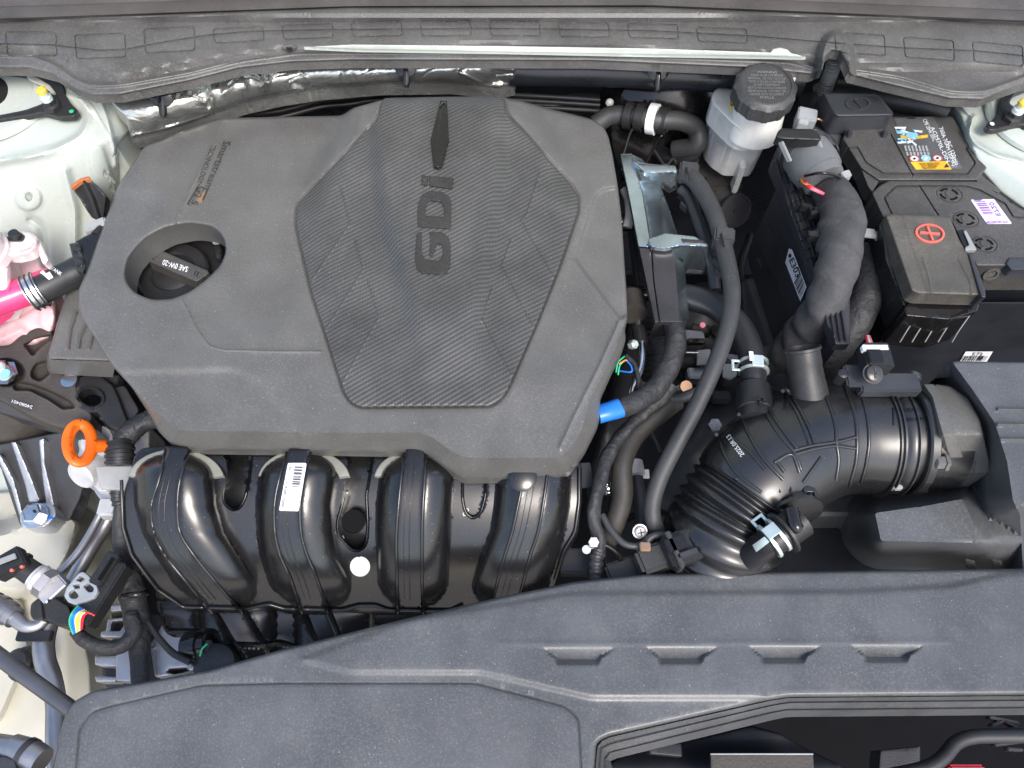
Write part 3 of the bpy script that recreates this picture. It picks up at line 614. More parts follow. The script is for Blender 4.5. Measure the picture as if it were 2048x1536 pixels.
def runner(L, R, ribs):
    def f(x, y):
        a, b = np.interp(y, ys, L), np.interp(y, ys, R); c = (a+b)/2; u = np.abs(x-c)/((b-a)/2); tp = np.clip((952-y)/48, 0, 2)
        bt = np.clip((y-1160)/52, 0, 2); u2 = np.sqrt(u**2+tp**2+bt**2); bump = .034*np.sqrt(np.clip(1-u2**2.0, 0, 1))
        r0, r1 = np.interp(y, ys, ribs[0]), np.interp(y, ys, ribs[1]); m = ss((x-r0)/6+.5)*ss((r1-x)/6+.5)
        strap = .0315*np.sqrt(np.clip(1-(bt)**2, 0, 1))
        strap = np.where(y < 1170, .0315, strap)
        return bump*(1-m)+m*np.maximum(strap, .030)
    return f
RIBS = []
for L, R, ribs in RUN:
    mz.add(runner(L, R, ribs)); yy = np.linspace(898, 1224, 70)
    for edge_ in (L, R):
        for d in (-7, -3, -1, 1, 3, 6, 11, 18): mz.rows.append(np.stack([np.interp(yy, ys, edge_)+d*(1 if edge_ is L else -1), yy], 1))
    for rb in ribs:
        l = [(x_, y_) for x_, y_ in zip(rb, ys)]; lc = crom(np.array([(a, b, 0) for a, b in l]), 5)[:, :2]; RIBS.append((lc, 3.4, .0006))
    mid = [((a+b)/2, y_) for a, b, y_ in zip(ribs[0], ribs[1], ys)]; lc = crom(np.array([(a, b, 0) for a, b in mid]), 5)[:, :2]
    RIBS.append((lc[2:-2], 1.1, .0001)); RIBS.append((lc[2:-2]+[-11, 0], .8, .0001)); mz.rows.append(lc)
SL = [[(454, 880), (458, 950), (446, 985), (447, 1005), (463, 1021), (480, 1016), (491, 995), (500, 950), (506, 880)], [(700, 880), (697, 950), (686, 1005), (674, 1045), (676, 1070), (692, 1090), (706, 1102), (722, 1100), (733, 1088), (736, 1050), (733, 990), (742, 940), (750, 880)], [(925, 880), (925, 1000), (931, 1026), (946, 1038), (962, 1026), (971, 992), (972, 880)]]
for s_ in SL[:2]: mz.step(s_, -.032, 7, r=10); RIBS.append((rnd(s_, 10)[10:-10], 2.4, .0003))
mz.step(SL[2], -.010, 7, r=10); RIBS.append((rnd(SL[2], 10)[6:-6], 2., .0002))
fl = [(262, 975), (250, 1003), (252, 1050), (268, 1105), (292, 1140), (318, 1168)]
RIBS.append((rnd([(243, 960), (246, 1055), (263, 1110), (290, 1147), (316, 1180), (352, 1204), (366, 1214), (490, 1217), (537, 1208), (568, 1217), (683, 1220), (716, 1211), (751, 1211), (775, 1220), (900, 1222), (925, 1210)], 6, 4, False), 3.6, .002))
RIBS.append((rnd([(1158, 935), (1158, 1003), (1150, 1064), (1126, 1105), (1110, 1160)], 10, 4, False), 3.6, .002))
relief('body', MO, mz, M['mani'], im, step=6, edge=(4, .003), skirt=.014, r=7, ang=60)
for l_, r_, o_ in RIBS: ridge(mz, l_, r_, 'mani', im, 'rib', o_)
for cx, rx in ((352, 96), (608, 92), (838, 90)):   # flange faces arching round the runner tops, pale reflection painted into their colour
    a = ell(cx, 960, rx, 62, 26, 0, 188, 352); b = ell(cx, 962, rx-21, 44, 26, 0, 350, 190)
    relief('flange_face', np.vstack([a, b]), Z(lambda x, y: mbase(x, y)+.0075), M['flange_sheen'], im, 7, edge=(3, .001), skirt=.006)
tube('bore', [(707, 1042, -.112), (707, 1046, -.16)], 23, M['dark'], im, 4, 24)
# lower plenum
lz = Z(lambda x, y: -.215-.0002*np.clip(y-1225, 0, None)+0*x)
lz.line([(338, 1262), (430, 1262), (440, 1288), (520, 1290), (560, 1284), (600, 1296), (700, 1296)], .006, 6, r=8)
for k in range(2): lz.add(lambda x, y, k=k: .02*np.sqrt(np.clip(1-((x-(470+k*200))/80)**2, 0, 1)))
for l in ([(424, 1215), (470, 1290), (500, 1340)], [(484, 1215), (530, 1290), (560, 1340)], [(604, 1215), (640, 1300)], [(655, 1215), (690, 1300)]): lz.line(l, .006, 6)
relief('lower_plenum', [(313, 1200), (700, 1200), (1000, 1200), (1000, 1260), (700, 1330), (470, 1345), (438, 1300), (360, 1290), (330, 1268), (318, 1230)], lz, M['mani'], im, 9, edge=(6, .006), skirt=.05, r=10)
mzo = Z(lambda x, y: -.0475+0*x-.00035*(np.asarray(y, float)-930))
lab = relief('barcode_label', [(576, 926), (613, 926), (597, 1022), (558, 1021)], Z(lambda x, y: mz(np.full(np.shape(x), 588.)-0*x, y)+.0048), M['paper'], im, 10, edge=(0, 0), skirt=.001, r=3)
lzz = lambda x, y: mz(np.full(np.shape(x), 588.)-0*np.asarray(x), y)+.0050
bars([(589, 931), (583, 975), (599, 976), (606, 932)], lzz, M['ink'], im, 16)
ptext('X28300-2S000', (571, 962), (562, 1014), (6, .6), lzz, M['ink'], im); ptext('001', (578, 931), (576, 943), (6, .6), lzz, M['ink'], im)
relief('white_dot_label', ell(720, 1133, 20, 20, 36), Z(lambda x, y: mz(x, y)+.0012), M['dotw'], im, 6, edge=(0, 0), skirt=.001)
lathe('round_plug', (1045, 955, -.045), (0, -.3, 1), [(0, .016), (.006, .016), (.008, .012), (.008, 0)], M['mani'], im, 24)
# ---------------- front shroud ----------------
sh = thing('radiator_shroud', 'wide dusty grey plastic panel across the front with four scooped notches', 'radiator cover', (1100, 1380, -.02))
SHZ = -.09
SO = [(60, 1700), (105, 1536), (128, 1436), (146, 1404), (186, 1381), (300, 1362), (420, 1340), (560, 1300), (800, 1240), (1000, 1194), (1150, 1163), (1290, 1148), (1600, 1142), (2150, 1136), (2150, 1389), (1578, 1394), (1542, 1399), (1215, 1473), (1193, 1485), (1189, 1536), (1189, 1700)]
s_ = Z(lambda x, y: SHZ+0*x-.000018*np.clip(1400-np.asarray(y, float), 0, None))
band = rnd([(600, 1320), (820, 1240), (1140, 1187), (1700, 1183), (1900, 1172), (2000, 1150), (2300, 1120), (2300, 1600), (1512, 1396), (1184, 1396), (960, 1345), (700, 1345)], 10)
s_.step(band, .0035, 16)
s_.line([(1000, 1286), (1084, 1287), (1900, 1283)], .0006, 10)
s_.line([(150, 1570), (160, 1455), (182, 1424), (220, 1412), (403, 1370), (560, 1366), (950, 1366), (1130, 1412), (1156, 1436), (1165, 1600)], -.0022, 4, r=14)
for k in range(4):
    ox, oy = 205.7*k, -1.7*k; wk = k*1.5
    T_ = np.array([(1080-wk, 1298), (1236+wk*1.5, 1294), (1230, 1298), (1203, 1331), (1109, 1331), (1084-wk, 1301)])+[ox, oy]
    def dent(x, y, ox=ox, oy=oy):
        l = ox+np.interp(y-oy, [1297, 1317, 1331], [1082, 1108, 1110]); r_ = ox+np.interp(y-oy, [1297, 1317, 1331], [1232, 1203, 1199])
        v = np.interp(y-oy, [1295, 1299, 1316, 1318, 1330, 1333], [0, -.001, -.0085, -.010, -.0005, 0]); return v*ss((x-l)/9+.1)*ss((r_-x)/9+.1)
    s_.add(dent)
    for yy in (1296, 1298, 1301, 1306, 1311, 1315, 1317, 1319, 1324, 1329, 1331, 1334): s_.rows.append(np.stack([np.arange(1074, 1244, 2.5)+ox, np.full(68, yy+oy)], 1))
relief('panel', SO, s_, M['shroud'], sh, step=13, edge=(8, .008), skirt=.012, r=10)
e0 = [(2150, 1391), (1578, 1396), (1543, 1401), (1218, 1475), (1196, 1486), (1191, 1536), (1190, 1690)]
sh_l = lambda off, z_: [(x+o_[0], y+o_[1], z_+SHZ) for (x, y), o_ in zip(e0, off)]
loft('front_wall', [sh_l([(0, 0)]*7, -.006), sh_l([(0, 8), (0, 8), (0, 9), (2, 10), (4, 8), (6, 0), (6, 0)], -.018),
    sh_l([(0, 10), (0, 10), (0, 11), (3, 14), (8, 12), (10, 2), (10, 0)], -.016), sh_l([(0, 22), (-4, 22), (-2, 23), (2, 28), (12, 26), (16, 4), (16, 0)], -.03),
    sh_l([(0, 25), (-4, 25), (-2, 26), (2, 31), (16, 28), (20, 4), (20, 0)], -.028), sh_l([(0, 38), (-4, 38), (-2, 40), (2, 45), (26, 38), (36, 10), (36, 0)], -.06)], M['shroud'], sh, 70, ang=25)
# ================= right side =================
# ---------------- battery with its covers ----------------
bt = thing('battery', 'black battery in its tray with three dusty plastic covers at the right', 'battery', (1880, 480, -.2))
relief('case', [(1700, 300), (1970, 300), (2150, 470), (2150, 560), (1955, 560), (1860, 560), (1820, 610)], -.055, M['navy'], bt, 20, edge=(4, .002), skirt=.16)
nz = Z(.004)
R1 = [(1685, 278), (1700, 236), (1784, 233), (1904, 233), (1944, 294), (1952, 308), (1974, 335), (1955, 361), (1757, 361), (1722, 337), (1700, 302)]
nz.line([(1697, 296), (1714, 294), (1732, 326), (1766, 347), (1934, 348), (1950, 326), (1931, 296), (1944, 294)], -.0028, 2.6, r=3).line([(1782, 270), (1825, 350)], -.0028, 2)
relief('rear_cover', R1, nz, M['batt'], bt, 7, edge=(4, .003), skirt=.022, r=4)
nz2 = Z(.006)
nz2.line([(1785, 432), (1768, 395), (1792, 372), (1930, 372), (1958, 380), (2010, 408), (2026, 434), (2060, 436)], -.0028, 2.6, r=3).line([(1839, 372), (1876, 430)], -.0028, 2)
nz2.step([(1800, 352), (1838, 352), (1846, 361), (1798, 361)], .002, 3).step([(1880, 352), (1918, 352), (1926, 361), (1878, 361)], .002, 3)
FC = [(1743, 386), (1760, 370), (1778, 361), (1955, 363), (2000, 390), (2046, 426), (2150, 440), (2150, 532), (1952, 532), (1900, 440), (1766, 436)]
for cx, cy in ((1898, 388), (1931, 438), (1968, 488)):
    nz2.line(ell(cx, cy, 26, 15, 40, 12), -.0012, 1.6, True)
relief('front_cover', FC, nz2, M['batt'], bt, 7, edge=(4, .003), skirt=.05, r=4)
relief('side_tab', [(1955, 345), (1962, 350), (2003, 382), (1996, 386), (1965, 372), (1950, 360)], .003, M['batt'], bt, 6, edge=(2, .002), skirt=.02, r=3)
relief('side_tab', [(1722, 338), (1758, 362), (1745, 386), (1735, 372)], .001, M['batt'], bt, 6, edge=(2, .002), skirt=.02, r=3)
relief('raised_pad', [(2011, 527), (2018, 515), (2150, 515), (2150, 541), (2022, 541)], .009, M['neg'], bt, 8, edge=(3, .003), skirt=.012, r=3)
lathe('front_boss', (1982, 546, -.012), (0, -.9, .2), [(0, .010), (.003, .010), (.003, .006), (.001, .006), (.001, 0)], M['batt'], bt, 24)
for cx, cy in ((1898, 388), (1931, 438), (1968, 488)):
    v = ell(cx, cy, 18, 10.5, 40, 12)
    for q in range(4):
        a0 = 12+q*90; o_ = ell(cx, cy, 20, 11.5, 8, 12, a0, a0+62); i_ = ell(cx, cy, 15, 8.5, 8, 12, a0+62, a0)
        relief('vent_slot', np.vstack([o_, i_]), .0064, M['dark'], bt, 5, edge=(0, 0), skirt=.001)
    lathe('vent_hub', (cx, cy, .006), (0, 0, 1), [(0, .0055), (.0012, .005), (.0012, 0)], M['batt'], bt, 16)
# stickers
st = relief('warning_label', [(1788, 237), (1866, 233), (1925, 336), (1829, 340)], .0045, M['sticker'], bt, 12, edge=(0, 0), skirt=.001)
relief('amber_strip', [(1821, 324), (1894, 322), (1903, 338), (1832, 338)], .0053, M['orgst'], bt, 8, edge=(0, 0), skirt=.001)
for cx, cy, m_ in ((1829, 317, 'red'), (1852, 316.5, 'cyan'), (1875, 316, 'red')):
    relief('round_pictogram', ell(cx, cy, 10, 6.2, 20, 8), .0053, M[m_], bt, 5, edge=(0, 0), skirt=.001)
    if m_ == 'red': relief('pictogram_face', ell(cx, cy, 7.6, 4.4, 16, 8), .0057, M['paper'], bt, 5, edge=(0, 0), skirt=.0008)
    relief('pictogram_mark', [(cx-4, cy+1), (cx-1, cy-2.5), (cx+4, cy-1), (cx+1, cy+2.5)], .0061, M['ink'] if m_ != 'cyan' else M['print'], bt, 5, edge=(0, 0), skirt=.0008)
relief('warning_mark', [(1888, 335), (1893, 327), (1899, 334)], .0057, M['ink'], bt, 4, edge=(0, 0), skirt=.0008)
for k in range(5): ptext('CAUTION ACID', (1880-2*k, 325+2.5*k), (1838+2*k, 326+2.5*k), (0, 1.8), .0053, M['ink'], bt)
for k, (tx, a, b) in enumerate((('AGM70L-DIN', (1860, 255), (1893, 325)), ('760A 70AH (20HR)', (1878, 256), (1905, 332)), ('CMF 20HR 50RC', (1845, 240), (1866, 283)), ('RC 120min.', (1893, 285), (1912, 333)))):
    ptext(tx, a, b, (7.5, -3), .0050, M['print'], bt)
rr = random.Random(5)
for k in range(16):                            # splash artwork, plain strokes
    x0, y0 = rr.uniform(1788, 1830), rr.uniform(245, 285); a = rr.uniform(-.3, .9); l = rr.uniform(8, 26)
    relief('print_stroke', [(x0, y0), (x0+l*math.cos(a), y0+l*math.sin(a)-1), (x0+l*math.cos(a)*.9, y0+l*math.sin(a)+2.5), (x0+2, y0+3)], .0051+.00002*k, M[rr.choice(['print', 'cyan', 'cyan', 'print'])], bt, 5, edge=(0, 0), skirt=.0006)
relief('round_pictogram', ell(1824, 271, 12, 6.5, 20, 8), .0056, M['cyan'], bt, 5, edge=(0, 0), skirt=.0008)
relief('print_stroke', [(1800, 270), (1824, 273), (1856, 269), (1856, 274), (1824, 278), (1802, 275)], .0054, M['orgst'], bt, 5, edge=(0, 0), skirt=.0008)
for k in range(7): ptext('lllliilllil ilillil', (1808+k*7, 292), (1814+k*7, 311), (4, -1), .0050, M['print'], bt)
relief('part_label', [(1941, 399), (1988, 398), (2024, 447), (1974, 447)], .0068, M['lilac'], bt, 12, edge=(0, 0), skirt=.001, r=3)
bars([(1951, 403), (1970, 432), (1990, 431), (1970, 402)], .0070, M['purple'], bt, 10, 4)
ptext('E720', (2001, 428), (1983, 408), (-9, 0.8)[::1] if 0 else (11, -1), .0069, M['purple'], bt) if 0 else ptext('E720', (1994, 432), (1978, 405), (9, -1), .0069, M['purple'], bt)
ptext('37110-F0720', (2018, 441), (1975, 442), (-3, -4) if 0 else (-3, 5), .0069, M['purple'], bt)
ptext('E72', (1940, 708), (1962, 708), (1, -6), -.155, M['ink'], bt) if 0 else None
# negative terminal cap
ng = thing('negative_terminal_cap', 'blue black boxy cap with a circled minus sign on the rear battery post', 'terminal cap', (1710, 240, 0))
gz_ = Z(.030).line(ell(1715, 207, 23, 11.5, 40), .0022, 2.4, True).line([(1709, 201), (1721, 213)], .0022, 2)
relief('lid', [(1645, 186), (1656, 186), (1750, 187), (1760, 192), (1787, 226), (1785, 232), (1676, 234), (1668, 230)], gz_, M['neg'], ng, 5, edge=(6, .004), skirt=.028, r=5, flare=.002)
relief('skirt_left', [(1634, 196), (1642, 190), (1674, 236), (1686, 274), (1676, 296), (1655, 285)], Z(lambda x, y: .012-.0002*(y-190)+0*x), M['neg'], ng, 8, edge=(4, .003), skirt=.03, r=4)
for cx in (1696, 1766): box('latch', (cx, 272, .004), ((.003, 0, 0), (0, .004, .0), (0, 0, .009)), M['neg'], ng, .001, False)
# positive terminal cover
pc = thing('positive_terminal_cover', 'dusty brown rectangular cover with a coral red circled plus sign over the front battery post', 'terminal cover', (1860, 500, .0))
pz2 = Z(lambda x, y: .022-.00002*(np.asarray(y, float)-430)+0*x)
pz2.line([(1846, 516), (1857, 550), (1864, 590)], .0010, 3).line([(1914, 518), (1936, 560), (1942, 600)], -.0010, 3)
pz2.step([(1740, 420), (1800, 420), (1860, 600), (1780, 600)], -.001, 6)
relief('lid', [(1770, 431), (1782, 428), (1888, 431), (1900, 436), (1909, 457), (1918, 478), (1933, 502), (1945, 512), (1971, 583), (1968, 592), (1836, 588), (1822, 582)], pz2, M['plus'], pc, 8, edge=(6, .004), skirt=.018, r=5, flare=.001)
relief('lid_rim', [(1935, 505), (1945, 512), (1971, 584), (1971, 596), (1962, 594)], Z(.0225), M['neg'], pc, 6, edge=(3, .002), skirt=.02, r=3)
lathe_pts = ell(1860, 466, 30, 19, 48, 8)
relief('plus_ring', lathe_pts, Z(lambda x, y: pz2(x, y)+.0022), M['red'], pc, 5, holes=[ell(1860, 466, 25, 15.2, 40, 8)], edge=(1.5, .0008), skirt=.003)
for a, b in (((1840, 464), (1880, 467)), ((1855, 452), (1866, 480))):
    d = np.array(b, float)-a; n_ = np.array([-d[1], d[0]])/np.linalg.norm(d)*2
    relief('plus_bar', [a+n_, b+n_, b-n_, a-n_], Z(lambda x, y: pz2(x, y)+(.0024 if a[0] == 1840 else .0027)), M['red'], pc, 4, edge=(.8, .0004), skirt=.003)
relief('lower_box', [(1808, 616), (1826, 590), (1960, 600), (1955, 622), (1900, 640), (1812, 632)], -.008, M['gloss'], pc, 10, edge=(3, .002), skirt=.065, r=3)
for x0 in (1842, 1866, 1892, 1918, 1946):
    tube('mould_line', [(x0, 622, -.012), (x0-24, 655, -.032), (x0-42, 684, -.052)], 1.2, M['greyp'], pc, 6, 6)
relief('left_wall', [(1762, 440), (1772, 432), (1824, 584), (1818, 616), (1806, 612), (1770, 520)], Z(lambda x, y: .008-.00012*(np.asarray(y, float)-440)+0*x), M['black'], pc, 8, edge=(3, .003), skirt=.05, r=3)
tube('white_tick', [(1783, 582, -.06), (1766, 611, -.075)], 2, M['print'], pc, 4, 6)
relief('latch', [(1912, 462), (1928, 458), (1946, 490), (1934, 498), (1926, 492)], .020, M['gloss'], pc, 5, edge=(2, .003), skirt=.016, r=3)
relief('latch_arm', [(1926, 462), (1932, 460), (1946, 486), (1954, 500), (1930, 502), (1930, 494), (1938, 490)], .022, M['greyp'], pc, 5, edge=(2, .002), skirt=.004, r=3)
# battery tray
tr = thing('battery_tray', 'blue black plastic battery tray wall with an E72 barcode label behind the air box', 'battery tray', (1920, 660, -.2))
try_ = Z(wallz(600, -.075))
relief('front_wall', [(1740, 690), (1800, 640), (1960, 604), (2150, 604), (2150, 800), (1860, 800), (1730, 760)], try_, M['navy'], tr, 14, edge=(4, .002), skirt=.04, r=4)
relief('barcode_label', [(1932, 703), (1986, 703), (1972, 726), (1918, 726)], Z(lambda x, y: try_(x, y)+.003), M['paper'], tr, 10, edge=(0, 0), skirt=.001)
tz = lambda x, y: try_(x, y)+.0035
bars([(1928, 712), (1979, 712), (1972, 722), (1921, 722)], tz, M['ink'], tr, 16, 9)
ptext('E72', (1945, 711), (1965, 711), (1.5, -6), tz, M['ink'], tr)
# ---------------- engine control unit ----------------
eu = thing('engine_control_unit', 'finned black control unit standing on edge with white E303 label', 'control unit', (1590, 500, -.15))
eux = lambda y: np.interp(y, [300, 600, 700], [0, 88, 110])
ez = Z(lambda x, y: -.02-.0009*np.clip(1600+eux(y)-40-x+0*y, 0, 90)*.6)
for k in range(5):
    x0 = 1552+k*11; ez.line([(x0, 320+k*5), (x0+30, 430+k*3), (x0+66, 540), (x0+84, 600), (x0+96, 680)], .005, 4)
for k in range(15):
    y0 = 330+k*19; x0 = 1556+(y0-320)*.3; ez.line([(x0, y0), (x0+26, y0-9)], -.003, 2.4)
relief('body', [(1556, 290), (1600, 275), (1660, 380), (1700, 560), (1700, 690), (1670, 690), (1652, 640), (1624, 545), (1582, 430), (1541, 330)], ez, M['castb'], eu, 7, edge=(4, .003), skirt=.012, r=5)
rr = random.Random(3)
for k in range(16):
    t_ = rr.random(); x0 = 1580+t_*62+rr.uniform(0, 26); y0 = 330+t_*210
    box('rib', (x0, y0, -.010+rr.uniform(0, .008)), ((rr.uniform(.003, .007), rr.uniform(-.002, .002), 0), (0, rr.uniform(.002, .005), 0), (0, 0, .006)), M[rr.choice(['black', 'gloss', 'black'])], eu, .0008, False)
side = Z(lambda x, y: -.034-.0013*np.clip(1571+(y-400)*.366-x, 0, 120))
relief('side_plate', [(1542, 400), (1552, 380), (1580, 440), (1628, 545), (1660, 640), (1680, 690), (1630, 700), (1590, 600), (1556, 500), (1532, 430)], side, M['castb'], eu, 9, edge=(4, .003), skirt=.10, r=5)
relief('paper_label', [(1578, 497), (1584, 499), (1613, 574), (1601, 602), (1571, 524)], Z(lambda x, y: side(x, y)+.006), M['paper'], eu, 8, edge=(0, 0), skirt=.001)
sl_ = lambda x, y: side(x, y)+.0068
ptext('E303', (1578, 521), (1592, 556), (9, -7), sl_, M['ink'], eu, bold=.01)
bars([(1588, 566), (1600, 596), (1611, 573), (1600, 545)], sl_, M['ink'], eu, 10, 7); relief('logo_dot', ell(1580, 511, 3, 4, 12), Z(lambda x, y: side(x, y)+.0068), M['ink'], eu, 4, edge=(0, 0), skirt=.0008)
for x0, y0 in ((1546, 528), (1528, 538)): box('foot_tab', (x0, y0, -.17), ((.004, .001, 0), (-.006, .018, 0), (0, 0, .004)), M['greyp'] if x0 > 1540 else M['castb'], eu, .001, False)
# connector on the ECU
cn = thing('ecu_connector', 'large grey black lever connector plugged in the finned control unit', 'connector', (1620, 320, -.01))
lathe('hood_ring', (1604, 298, .010), pxdir((1600, 292, .010), (1655, 372, .006)), [(0, .0325), (.004, .0335), (.008, .0325)], M['castb'], cn, 28)
lathe('hood', (1600, 292, .010), pxdir((1600, 292, .010), (1655, 372, .006)), [(0, .029), (.004, .031), (.035, .032), (.05, .030), (.05, .028), (.062, .026)], M['conn'], cn, 28)
relief('lever_top', [(1556, 262), (1562, 257), (1625, 258), (1634, 264), (1643, 276), (1640, 281), (1562, 278), (1551, 274)], .052, M['black'], cn, 5, edge=(4, .003), skirt=.012, r=4)
bar('lever_arm', (1566, 282, .048), (1584, 322, .030), 5, .008, M['greyp'], cn); bar('lever_arm', (1640, 280, .048), (1652, 312, .030), 5, .008, M['greyp'], cn)
for k in range(4): box('latch', (1588+k*11, 276+k*1, .044), ((.003, 0, 0), (0, .006, 0), (0, 0, .003)), M['black'] if k % 2 else M['greyp'], cn, .0006, False)
tube('cable_tie', [(1610, 352, .020), (1640, 346, .038), (1668, 350, .034), (1688, 362, .012)], 3, M['gloss'], cn, 8, 8)
for k in range(3): tube('wire', [(1600+k*3, 352+k*3, .0), (1606+k*6, 366+k*4, .018), (1622+k*6, 372+k*5, .020), (1640+k*6, 384+k*3, .006)], 3.6 if k else 2, M[['worg', 'wred', 'wpink'][k]], cn, 6, 8)
box('tie_head', (1690, 352, .012), ((.006, .002, 0), (-.001, .005, 0), (0, 0, .005)), M['greyp'], cn, .001, False)
g = thing('grey_plug', 'small light grey plug left of the boxy negative cap', 'connector', (1612, 245, -.02))
box('shell', (1610, 240, .0), ((.012, -.004, 0), (.003, .011, 0), (0, 0, .012)), M['greyc'], g, .0015, False); box('lock', (1604, 252, .006), ((.006, -.002, 0), (.002, .004, 0), (0, 0, .008)), M['greyp'], g, .001, False)
for k in range(5): tube('wire', [(1618+3*k, 246+3*k, -.004), (1640+5*k, 262+3*k, -.006), (1664+3*k, 282+4*k, -.012), (1680, 310+3*k, -.03)], 3.2, M['black'], g, 6, 8)
tube('copper_wire', [(1622, 240, .0), (1636, 238, .004), (1648, 244, .0)], 2.5, M['rust'], g, 5, 8)
# conduit rising through the cowl notch
tag(tube('corrugated_conduit', [(1640, 200, -.03), (1652, 172, .0), (1664, 140, .035), (1672, 112, .06)], 13, M['conn'], None, 26, 16, corr(.0062, .14)), 'ribbed black conduit rising through the arch in the cowl', 'conduit')
tag(lathe('conduit_grommet', (1636, 204, -.035), (0, 0, 1), [(0, .032), (.006, .03), (.012, .02), (.022, .015), (.022, 0)], M['rubberb'], None, 28), 'black rubber grommet at the foot of the ribbed conduit', 'grommet')
# harness trunks
def harness(name, pts, r, m, lab, seed=1, parent=None, amp=.06, n=14, sp=.022):
    o = tube(name, pts, r, M[m], parent, n, 28, tapef(amp, sp, seed)); return tag(o, lab, 'wiring harness') if parent is None else o
harness('wiring_harness', [(1662, 384, -.004, 36), (1675, 408, .002, 40), (1684, 450, .003, 43), (1678, 510, .0, 43), (1668, 560, -.006, 41), (1648, 612, -.03, 39), (1612, 662, -.08, 38), (1570, 705, -.13, 34), (1520, 730, -.17, 28)], 42, 'tapeg', 'thick grey cloth taped harness curving down from the lever connector', 2, amp=.07, sp=.035)
harness('wiring_harness', [(1728, 500, -.05, 24), (1735, 545, -.05, 28), (1728, 600, -.055, 32), (1705, 650, -.07, 34), (1665, 700, -.10, 34), (1620, 750, -.14, 32)], 30, 'tape', 'second taped harness behind the thick grey one beside the positive cover', 5, amp=.035, sp=.06)
fb = thing('harness_clamp', 'grey flat bracket holding the thick harness beside the battery', 'clamp', (1740, 470, -.03))
bar('arm', (1716, 462, -.006), (1752, 466, -.008), 22, .004, M['greyp'], fb); bar('hook', (1752, 466, -.008), (1764, 486, -.02), 14, .004, M['greyp'], fb); bar('hook', (1764, 486, -.02), (1752, 500, -.03), 10, .004, M['greyp'], fb)
bar('pin', (1716, 450, .004), (1728, 470, -.002), 6, .01, M['black'], fb)
bar('tray_rib', (1740, 500, -.05), (1790, 570, -.07), 26, .03, M['black'], fb, .003)
# ---------------- brake fluid reservoir ----------------
rs = thing('fluid_reservoir', 'milky white brake fluid reservoir with ribbed black screw cap', 'reservoir', (1480, 290, -.06))
upv = np.array([0, 0, 1.])
rb = [(1425, 178), (1440, 168), (1480, 176), (1500, 190), (1560, 200), (1566, 235), (1540, 262), (1478, 262), (1450, 235), (1420, 205)]
def prism_px(name, pts, z0, z1, m, par, sc=1., bev=5, flare=0.): return relief(name, pts, z0, M[m], par, 7, edge=(bev, .004), skirt=z0-z1, r=9, flare=flare)
prism_px('upper_body', [(1424, 186), (1436, 174), (1474, 178), (1556, 214), (1550, 252), (1530, 264), (1482, 262), (1462, 246), (1422, 206)], -.0, -.035, 'resv', rs)
prism_px('seam_flange', [(1418, 206), (1426, 200), (1460, 236), (1478, 252), (1540, 254), (1554, 240), (1552, 262), (1540, 272), (1474, 272), (1450, 250)], -.026, -.032, 'resv', rs, bev=3)
prism_px('lower_body', [(1420, 212), (1424, 205), (1458, 246), (1480, 262), (1534, 262), (1546, 250), (1540, 270), (1530, 282), (1470, 282), (1440, 262), (1424, 240)], -.032, -.105, 'resv', rs, bev=4, flare=-.004)
prism_px('lug', [(1540, 236), (1554, 232), (1556, 246), (1540, 254)], -.006, -.02, 'resv', rs, bev=3)
box('foot_fin', (1476, 352, -.105), ((.004, 0, 0), (0, .010, 0), (0, 0, .028)), M['resv'], rs, .002, False)
lathe('neck', (1515, 230, .0), (.02, .15, 1), [(-.03, .036), (-.01, .036), (.02, .0335), (.062, .0325)], M['resv'], rs, 40)
cpos = P(1533, 170, .075); cdir = np.array([-.02, -.12, 1.])
lathe('cap', cpos, cdir, [(-.026, .0365), (-.024, .0385), (-.004, .0385), (-.002, .037), (0, .035), (.002, .032), (.002, .031), (.0005, .0305), (.0005, 0)], M['cap'], rs, 120, wa=True, rf=lambda t, h: 1+.035*(math.sin(t*12) > .3)*(1 if h < -.002 else 0))
M['capt'] = mat('raised_cap_print', (.26, .26, .26), .4)
def cz_(x, y):
    d = rays(x, y); n_ = cdir/np.linalg.norm(cdir); p_ = cpos+n_*.0008; t = ((p_-CAM) @ n_)/(d @ n_); return CAM[2]+t*d[..., 2]
for k, (tx, w_) in enumerate((('WARNING', 22), ('CLEAN FILLER CAP BEFORE', 36), ('REMOVING. USE ONLY DOT4 OR', 42), ('FROM A SEALED CONTAINER', 40), ('AVERTISSEMENT', 30), ('NETTOYER LE BOUCHON DE', 42), ('REMPLISSAGE. UTILISER UN', 42), ('LIQUIDE DOT4 SEULEMENT', 38), ('SCELLE', 16))):
    y0 = 146+k*6.3; w_ = w_*.9; ptext(tx, (1534-w_, y0), (1534+w_, y0+1), (0, -4.6), cz_, M['capt'], rs, th=.0002)
relief('yellow_tag', ell(1464, 205, 5, 16, 20, 8), Z(lambda x, y: .006-.0003*(np.asarray(y, float)-205)+0*x), M['yellow'], rs, 4, edge=(0, 0), skirt=.001)
relief('yellow_tag_ring', ell(1464, 205, 3, 7, 14, 8), Z(lambda x, y: .0068-.0003*(np.asarray(y, float)-205)+0*x), M['ink'], rs, 4, holes=[ell(1464, 205, 1.6, 4.6, 14, 8)], edge=(0, 0), skirt=.0006)
mc = thing('master_cylinder', 'dull cast brake master cylinder below the milky reservoir', 'master cylinder', (1450, 400, -.2))
tube('body', [(1350, 300, -.16), (1400, 350, -.16), (1465, 412, -.16)], 30, M['hosebr'], mc, 6, 24); lathe('end_cap', (1468, 420, -.155), (.25, -.7, .5), [(0, .026), (.006, .026), (.006, .023), (.004, .022), (.004, .004), (.007, .003), (.007, 0)], M['castb'], mc, 32)
